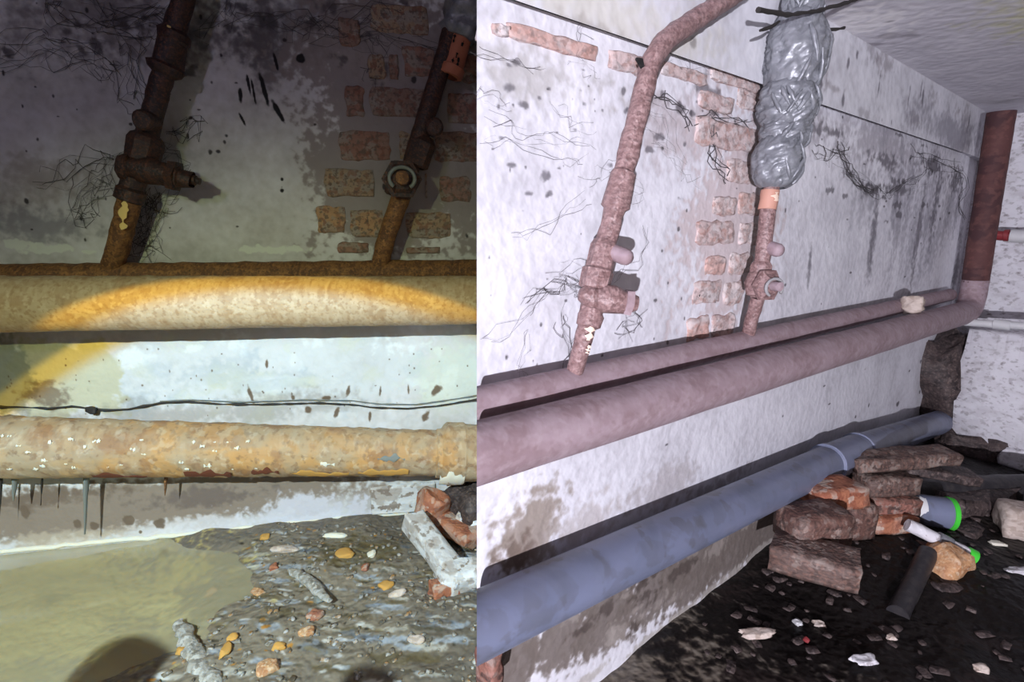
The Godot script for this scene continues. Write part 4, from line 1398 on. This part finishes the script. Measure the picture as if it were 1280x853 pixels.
func wrapped_riser() -> void:
	var foot := onr(933.5, 424, 0.046)
	var p1 := onr(937, 410, 0.06)
	var p2 := onr(947, 372, 0.08)
	var top := onr(964, 234, 0.08)
	var t := thing("riser_pipe", "rusty riser with bulging silver grey wrapping round its upper half", "pipe", foot)
	var up := (top - p2).normalized()
	var g := Geo.new()
	tube(g, dense(bend([foot, p1, p2], 0.02), 0.01), 0.0165, 18, 0.002)
	part("lower_length", g, M.scaly_rust, t)
	g = Geo.new()
	bar(g, p2, top, 0.0185, 18, 0.002, 0.02)
	part("upper_length", g, M.scaly_rust, t)
	g = Geo.new()
	bar(g, onr(959.5, 262, 0.08), onr(963, 238, 0.08), 0.0205, 18, 0.003, 0.01)
	var c := part("painted_length", g, M.salmon_paint, t, "length with chipped salmon paint")
	g = Geo.new()
	flake(g, onr(961, 252, 0.08), onr(962, 241, 0.08), 0.0225, rn - rd * 0.3, 0.6, 5, 0.8)
	part("paint_flake", g, M.pink_cream_paint, c)
	g = Geo.new()
	var q := onr(957, 308, 0.08)
	var kd := (onr(973, 313, 0.118) - q).normalized()
	lathe(g, q, kd, [Vector2(0, 0.0165), Vector2(0.04, 0.0165), Vector2(0.048, 0.013), Vector2(0.052, 0.007), Vector2(0.053, 0)], 16, 0.001)
	part("plug", g, M.dusty_rust, t)
	g = Geo.new()
	lathe(g, onr(951, 337, 0.08) - up * 0.03, up, [Vector2(0, 0.019), Vector2(0.004, 0.026), Vector2(0.04, 0.026), Vector2(0.05, 0.019)], 8, 0.002, true)
	part("union_nut", g, M.scaly_rust, t)
	q = onr(947, 355, 0.08)
	g = Geo.new()
	lathe(g, q - up * 0.03, up, [Vector2(0, 0.018), Vector2(0.003, 0.024), Vector2(0.03, 0.031), Vector2(0.055, 0.024), Vector2(0.06, 0.018)], 18, 0.003)
	var v := part("valve_body", g, M.scaly_rust, t)
	var face := (rn * 0.9 - rd * 0.35).normalized()
	g = Geo.new()
	lathe(g, q, face, [Vector2(0.01, 0.03), Vector2(0.024, 0.034), Vector2(0.026, 0.040), Vector2(0.036, 0.040), Vector2(0.038, 0.032), Vector2(0.05, 0.02), Vector2(0.051, 0)], 6, 0.002, true)
	part("bonnet", g, M.scaly_rust, v)
	g = Geo.new()
	lathe(g, q + face * 0.04, face, [Vector2(0, 0.012), Vector2(0.032, 0.011), Vector2(0.034, 0)], 12, 0.001)
	part("spindle", g, M.dusty_rust, v)
	g = Geo.new()
	var pts := []
	var fx := Vector3.UP.cross(face).normalized()
	for k in 25:
		var an := lerpf(-2.6, 2.3, k / 24.0)
		pts.append(q + face * 0.055 + fx * sin(an) * 0.025 + Vector3.UP * cos(an) * 0.021 - Vector3(0, 0.004, 0))
	tube(g, pts, 0.0035, 8, 0.001)
	part("wire_ring", g, M.pale_cobweb, v, "bent whitish wire ring round the spindle")
	# bulges of wrapping from the bottom up: [u, v, radius in px, half height in px]
	for z in [[971, 203, 27, 28], [980, 167, 26, 19], [984, 132, 31, 27], [994, 70, 31, 43], [1002, 12, 20, 24]]:
		var o := onr(z[0], z[1], 0.095)
		var k := o.distance_to(EYE) / F * 0.98
		g = Geo.new()
		var rp := []
		var rr := []
		for j in 33:
			var s := lerpf(-1, 1, j / 32.0)
			rp.append(o + up * (s * z[3] * k))
			rr.append(z[2] * k * (0.50 + 0.50 * pow(maxf(0.0, 1.0 - s * s), 0.6)))
		creased(g, rp, rr, 56, z[1])
		var wr := part("insulation_wrap", g, M.silver_wrap, t, "silver grey plastic wrapping, creased and bulging")
		# creases: thin folds that run up the bulge
		for m in 9:
			var an := rng.randf_range(-1.5, 1.5)
			var cp := []
			var s0 := rng.randf_range(-0.95, -0.1)
			for j in 9:
				var s := s0 + j / 8.0 * 0.8
				if s > 0.97:
					break
				var r: float = z[2] * k * (0.50 + 0.50 * pow(maxf(0.0, 1.0 - s * s), 0.6)) + 0.001
				var b2 := an + 0.5 * (s - s0) * (1 if m % 2 else -1)
				cp.append(o + up * (s * z[3] * k) + (rn * cos(b2) + rd * sin(b2)) * r)
			if cp.size() > 2:
				g = Geo.new()
				var cr := []
				for j in cp.size():
					cr.append(0.0045 * sin(PI * (j + 0.5) / cp.size()) + 0.001)
				tube(g, cp, cr, 6, 0.003)
				part("fold", g, M.silver_wrap, wr)
	for z in [[967, 228, 13, 5], [975, 182, 19, 5], [981, 152, 19, 4], [989, 110, 19, 4]]:
		var o := onr(z[0], z[1], 0.095)
		var k := o.distance_to(EYE) / F
		g = Geo.new()
		pts = []
		for j in 25:
			var an := TAU * j / 24
			pts.append(o + (rn * cos(an) + rd * sin(an)) * z[2] * k * 0.86 + up * 0.006 * sin(an * 2 + z[0]))
		tube(g, pts, 0.005, 8, 0.003, [], false)
		part("binding", g, M.silver_wrap, t)


func loose(called: String, at: Vector3, size: Vector3, turn: Basis, m: Material, label: String, category: String, sd: int, bevel := 0.3, rough := 0.18, n := 6) -> void:
	var g := Geo.new()
	lump(g, at, size, turn, n, bevel, rough, sd)
	solo(called, g, m, label, category)

func rubble() -> void:
	var wall := Basis(rd, Vector3.UP, rn)
	var y := func(a: float) -> Basis: return Basis(Vector3.UP, a)
	# pile of bricks that props the grey waste pipe: [u, v, gap, size, turn, material, label]
	var set_ := [
		[1018, 700, 0.24, Vector3(0.21, 0.07, 0.12), -1.25, "loose_brick_1", "bottom brick of the pile, its edge white with lime, nearest the mud"],
		[1017, 657, 0.19, Vector3(0.17, 0.10, 0.12), -0.55, "loose_brick_0", "big dark grey brown brick in the middle of the pile"],
		[1041, 617, 0.17, Vector3(0.165, 0.068, 0.11), -0.45, "orange_brick", "bright red brick wedged right under the grey waste pipe"],
		[1068, 646, 0.17, Vector3(0.10, 0.12, 0.10), -0.7, "loose_brick_0", "squarish brown brick between the two rows of the pile"],
		[1106, 602, 0.20, Vector3(0.18, 0.068, 0.11), -0.62, "loose_brick_1", "brown brick topmost of the right hand row, under the coupling"],
		[1110, 627, 0.22, Vector3(0.155, 0.06, 0.11), -0.7, "loose_brick_2", "pinkish stained brick second from the top of the right hand row"],
		[1108, 648, 0.23, Vector3(0.145, 0.06, 0.11), -0.62, "orange_brick", "red brick at the bottom of the right hand row"],
		[1058, 694, 0.15, Vector3(0.13, 0.12, 0.10), -0.4, "loose_brick_0", "brown brick standing on end at the right of the bottom brick"],
	]
	var n := 200
	for q in set_:
		loose("brick", onr(q[0], q[1], q[2]), q[3], wall * (y.call(q[4]) as Basis), M[q[5]], q[6], "brick", n, 0.22, 0.1)
		n += 1
	loose("stone_slab", onr(1124, 573, 0.22), Vector3(0.40, 0.045, 0.10), wall * (y.call(-0.55) as Basis), M.loose_brick_1, "long thin grey brown slab leaning below the grey waste pipe", "slab", 220)
	loose("stone_slab", onr(1170, 588, 0.30), Vector3(0.24, 0.035, 0.12), wall * (y.call(-0.8) as Basis) * Basis(Vector3.FORWARD, 0.15), M.dark_stone, "short dark slab lying behind the black sewer hose", "slab", 221)
	loose("stone", onr(1178, 470, 0.05), Vector3(0.34, 0.46, 0.2), wall * Basis(Vector3.FORWARD, -0.35), M.dark_stone, "dark jagged boulder filling the gap between wall and concrete block", "stone", 222, 0.5, 0.4)
	loose("stone", onr(1198, 440, 0.03), Vector3(0.22, 0.25, 0.2), wall, M.dark_stone, "smaller dark stone above the boulder behind the elbow", "stone", 223, 0.5, 0.4)
	loose("stone", onend(1218, 560, 2.5), Vector3(0.2, 0.18, 0.3), wall, M.dark_stone, "dark stone in the hollow under the concrete block", "stone", 224, 0.5, 0.4)
	loose("stone", onf(1205, 628, 0.02), Vector3(0.34, 0.12, 0.2), y.call(0.3), M.dark_stone, "flat dark stone behind the green capped offcut", "stone", 225, 0.5, 0.35)
	loose("stone", onf(1180, 706, 0.03), Vector3(0.125, 0.11, 0.10), y.call(0.4), M.orange_stone, "tan orange stone beside the black pipe stub", "stone", 226, 0.5, 0.3)
	loose("stone", onf(1177, 736, 0.0), Vector3(0.085, 0.05, 0.07), y.call(0.2), M.dark_stone, "small brown stone in front of the tan orange stone", "stone", 227, 0.5, 0.3)
	loose("stone", onf(1120, 680, 0.01), Vector3(0.22, 0.06, 0.14), y.call(-0.2), M.loose_brick_0, "flat brown stone half buried between the brick pile and the tan stone", "stone", 228, 0.5, 0.3)
	loose("stone", onf(1205, 668, 0.0), Vector3(0.12, 0.07, 0.1), y.call(0.7), M.dark_stone, "dark crumbling stone right of the green capped offcut", "stone", 229, 0.5, 0.35)
	loose("brick", onf(1274, 652, 0.05), Vector3(0.11, 0.11, 0.12), y.call(-0.5), M.pale_stone, "pale pinkish brick end at the right edge on the mud", "brick", 230, 0.25, 0.15)
	loose("brick", onr(611, 836, 0.04), Vector3(0.03, 0.08, 0.05), wall, M.loose_brick_2, "reddish brick stub below the near end of the grey waste pipe", "brick", 231, 0.3, 0.2)
	# black sewer hose at the back
	var g := Geo.new()
	bar(g, onf(1130, 615, 0.06), onf(1400, 606, 0.06), 0.052, 24, 0.004)
	solo("sewer_hose", g, M.dark_hose, "thick black pipe lying behind the rubble below the concrete block", "pipe")
	# grey offcut with white label and green cap
	var a := onf(1126, 634, 0.10)
	var b := onf(1184, 642, 0.09)
	var ax := (b - a).normalized()
	var t := thing("pipe_offcut", "short grey pipe offcut with a white label and a bright green end", "pipe offcut", a)
	g = Geo.new()
	lathe(g, a, ax, [Vector2(0, 0.0), Vector2(0.0, 0.053), Vector2(a.distance_to(b), 0.053)], 28)
	part("tube", g, M.grey_plastic, t)
	g = Geo.new()
	lathe(g, b, ax, [Vector2(-0.003, 0.053), Vector2(-0.002, 0.056), Vector2(0.012, 0.056), Vector2(0.013, 0.048), Vector2(0.004, 0.045), Vector2(0.004, 0.0)], 28)
	part("end_cap", g, M.lime_green, t, "bright green end cap")
	g = Geo.new()
	flake(g, a + ax * 0.003, a + ax * 0.06, 0.0545, (EYE - a).normalized() + Vector3(0, 0.5, 0), 0.75, 9, 0.15)
	part("label", g, M.white_label, t, "white label")
	# thin grey tube with green end
	a = onf(1134, 656, 0.12)
	b = onf(1216, 696, 0.045)
	ax = (b - a).normalized()
	t = thing("thin_tube", "thin whitish grey tube with a green tip lying in front of the offcut", "tube", a)
	g = Geo.new()
	bar(g, a, b, 0.02, 16, 0.003)
	part("tube", g, M.concrete, t)
	g = Geo.new()
	lathe(g, b, ax, [Vector2(-0.02, 0.0205), Vector2(-0.018, 0.0225), Vector2(0.006, 0.0225), Vector2(0.007, 0.0)], 16)
	part("tip", g, M.lime_green, t, "green tip")
	g = Geo.new()
	lathe(g, a.lerp(b, 0.55), ax, [Vector2(-0.02, 0.02), Vector2(-0.018, 0.0245), Vector2(0.02, 0.0245), Vector2(0.022, 0.02)], 16)
	part("sleeve", g, M.silver_wrap, t)
	# black stub in the mud
	g = Geo.new()
	a = onf(1160, 692, 0.06)
	b = onf(1122, 768, 0.0)
	bar(g, a, b, 0.027, 20, 0.002)
	solo("pipe_stub", g, M.dark_hose, "black pipe stub sticking out of the mud beside the tan orange stone", "pipe")
	# scattered chips on the mud
	var k := 0
	for q in [[998, 776, 5, 4, "white_plastic", "white chip on the mud below the brick pile"], [1024, 777, 6, 4, "pale_stone", "pale chip right of the white chip on the mud"], [946, 794, 20, 5, "pale_stone", "flat grey shard in the mud beside the wall"], [1114, 799, 5, 3, "pale_stone", "small cream chip in the middle of the dark mud"],
			[1225, 842, 7, 4, "pale_stone", "cream chip at the lower right of the dark mud"], [1246, 688, 6, 3, "limescale", "yellowish chip right of the green tipped tube"], [1080, 832, 14, 5, "concrete", "grey shard near the front of the dark mud"], [1272, 726, 12, 5, "concrete", "grey flat shard at the right edge of the mud"], [1008, 800, 3, 3, "red_paint", "tiny red crumb on the dark mud"]]:
		g = Geo.new()
		var c := onf(q[0], q[1])
		var d := (c - EYE).length() / F
		c.y = height(c.x, c.z) + 0.004
		lump(g, c, Vector3(0.02, 0.02, 0.02), Basis(Vector3.UP, rng.randf_range(-0.4, 0.4)) * Basis.from_scale(Vector3(q[2] * 1.7 * d, 0.014, q[3] * 2.0 * d) / 0.02), 6, 0.6, 0.3, k)
		solo("chip", g, M[q[4]], q[5], "chip")
		k += 1
	g = Geo.new()
	for j in 420:
		var x := rng.randf_range(0.35, 2.1)
		var z := rng.randf_range(-2.3, -1.05)
		if (Vector3(x, 0, z) - ro).dot(rn) < 0.05:
			continue
		var s := rng.randf_range(0.006, 0.02)
		lump(g, Vector3(x, height(x, z) - s * 0.1, z), Vector3(s * rng.randf_range(1, 2.4), s * 0.8, s * 1.3), Basis(Vector3.UP, rng.randf() * 6), 3, 0.6, 0.3, j)
	solo("rubble_grit", g, M.dark_stone, "dark grit and crumbs strewn over the wet mud", "grit", "", "stuff")


# ------------------------------------------------------------------ cobwebs
func strands(g: Geo, side: String, list: Array, per: int, wob: float, r: float) -> void:
	for l in list:
		for k in per:
			var pts := []
			var ph := rng.randf() * 100.0
			var n: int = 5 * (l.size() - 1)
			for j in n + 1:
				var f: float = float(j) / n * (l.size() - 1)
				var i: int = mini(int(f), l.size() - 2)
				var t: float = f - i
				var u := lerpf(l[i][0], l[i + 1][0], t) + jit.get_noise_2d(ph * 31.0, j * 6.0) * wob * 3
				var v := lerpf(l[i][1], l[i + 1][1], t) + jit.get_noise_2d(ph * 31.0 + 500, j * 6.0) * wob * 3
				pts.append(onl(u, v, 0.006) if side == "left" else onr(u, v, 0.006))
			tube(g, pts, r * rng.randf_range(0.5, 1.3), 4, r * 0.8, [], false)

func cobwebs() -> void:
	var g := Geo.new()
	strands(g, "left", [[[0, 62], [40, 56], [80, 56], [110, 66], [140, 84], [160, 110], [180, 135]], [[0, 80], [50, 74], [100, 76], [140, 95]], [[60, 0], [65, 18], [100, 30], [150, 28], [200, 5]], [[50, 228], [90, 214], [130, 200], [150, 190]], [[100, 280], [98, 260], [104, 235], [140, 200]],
			[[215, 165], [235, 162], [250, 150]], [[180, 250], [190, 270], [180, 300], [195, 318]], [[200, 180], [215, 205], [230, 215]], [[290, 18], [340, 26], [400, 34], [460, 15], [500, 25]], [[350, 36], [380, 30], [420, 40], [470, 12], [530, 30]], [[250, 40], [280, 15], [300, 0]], [[400, 44], [455, 48], [520, 50], [560, 60]], [[455, 45], [470, 75], [460, 95]], [[120, 0], [150, 20], [210, 20]], [[160, 60], [190, 45], [200, 30]], [[140, 40], [170, 70], [180, 120]]], 5, 10.0, 0.0006)
	strands(g, "left", [[[180, 240], [200, 262], [210, 255]], [[180, 245], [182, 280], [194, 318]], [[186, 250], [176, 290], [170, 316]], [[100, 270], [120, 240], [140, 230]]], 9, 12.0, 0.0005)
	solo("cobweb", g, M.cobweb, "dusty cobweb threads over the dim upper wall and round the valves", "cobweb", "", "stuff")
	g = Geo.new()
	strands(g, "right", [[[600, 66], [640, 75], [670, 86]], [[596, 105], [615, 125], [630, 135]], [[610, 150], [650, 165], [690, 172], [740, 180]], [[600, 175], [640, 180], [700, 196], [730, 200]], [[720, 0], [726, 30], [734, 56]], [[690, 135], [710, 155], [740, 165]], [[715, 70], [730, 82], [745, 100]],
			[[830, 70], [860, 85], [890, 92]], [[825, 180], [850, 215], [870, 225]], [[870, 150], [895, 145], [930, 155]], [[892, 160], [890, 200], [910, 222]], [[1020, 190], [1035, 200], [1060, 190]], [[1050, 200], [1080, 235], [1110, 240], [1150, 222]], [[1052, 180], [1056, 210], [1090, 240]], [[1100, 240], [1130, 245], [1160, 225]], [[1195, 200], [1205, 230], [1205, 270]], [[1160, 195], [1158, 220], [1140, 235]],
			[[605, 430], [650, 400], [690, 365], [718, 352]], [[690, 340], [730, 330], [750, 300]], [[660, 420], [655, 450], [662, 480]], [[640, 300], [690, 280], [740, 250]], [[730, 230], [750, 215], [770, 210]], [[800, 130], [815, 160], [840, 190]], [[780, 220], [795, 235], [800, 260]], [[770, 345], [800, 330], [805, 290]], [[800, 120], [830, 150], [850, 200]], [[880, 60], [930, 95], [950, 130]]], 3, 6.0, 0.00022)
	strands(g, "right", [[[1020, 186], [1035, 198], [1060, 190]], [[1050, 200], [1080, 235], [1110, 242], [1150, 226], [1165, 205]], [[1052, 180], [1058, 212], [1094, 240]], [[1195, 200], [1206, 230], [1204, 275]], [[895, 160], [892, 196], [912, 222]], [[826, 120], [850, 135], [862, 160]], [[1140, 190], [1165, 200], [1200, 215]], [[870, 148], [900, 144], [935, 156]]], 4, 5.0, 0.0009)
	strands(g, "right", [[[700, 350], [722, 356], [735, 372]], [[660, 380], [690, 362], [722, 356]], [[800, 395], [790, 400], [780, 420]], [[705, 395], [712, 420], [710, 450]]], 5, 8.0, 0.0004)
	solo("cobweb", g, M.cobweb, "sooty cobweb threads over the white flashlit wall", "cobweb", "", "stuff")
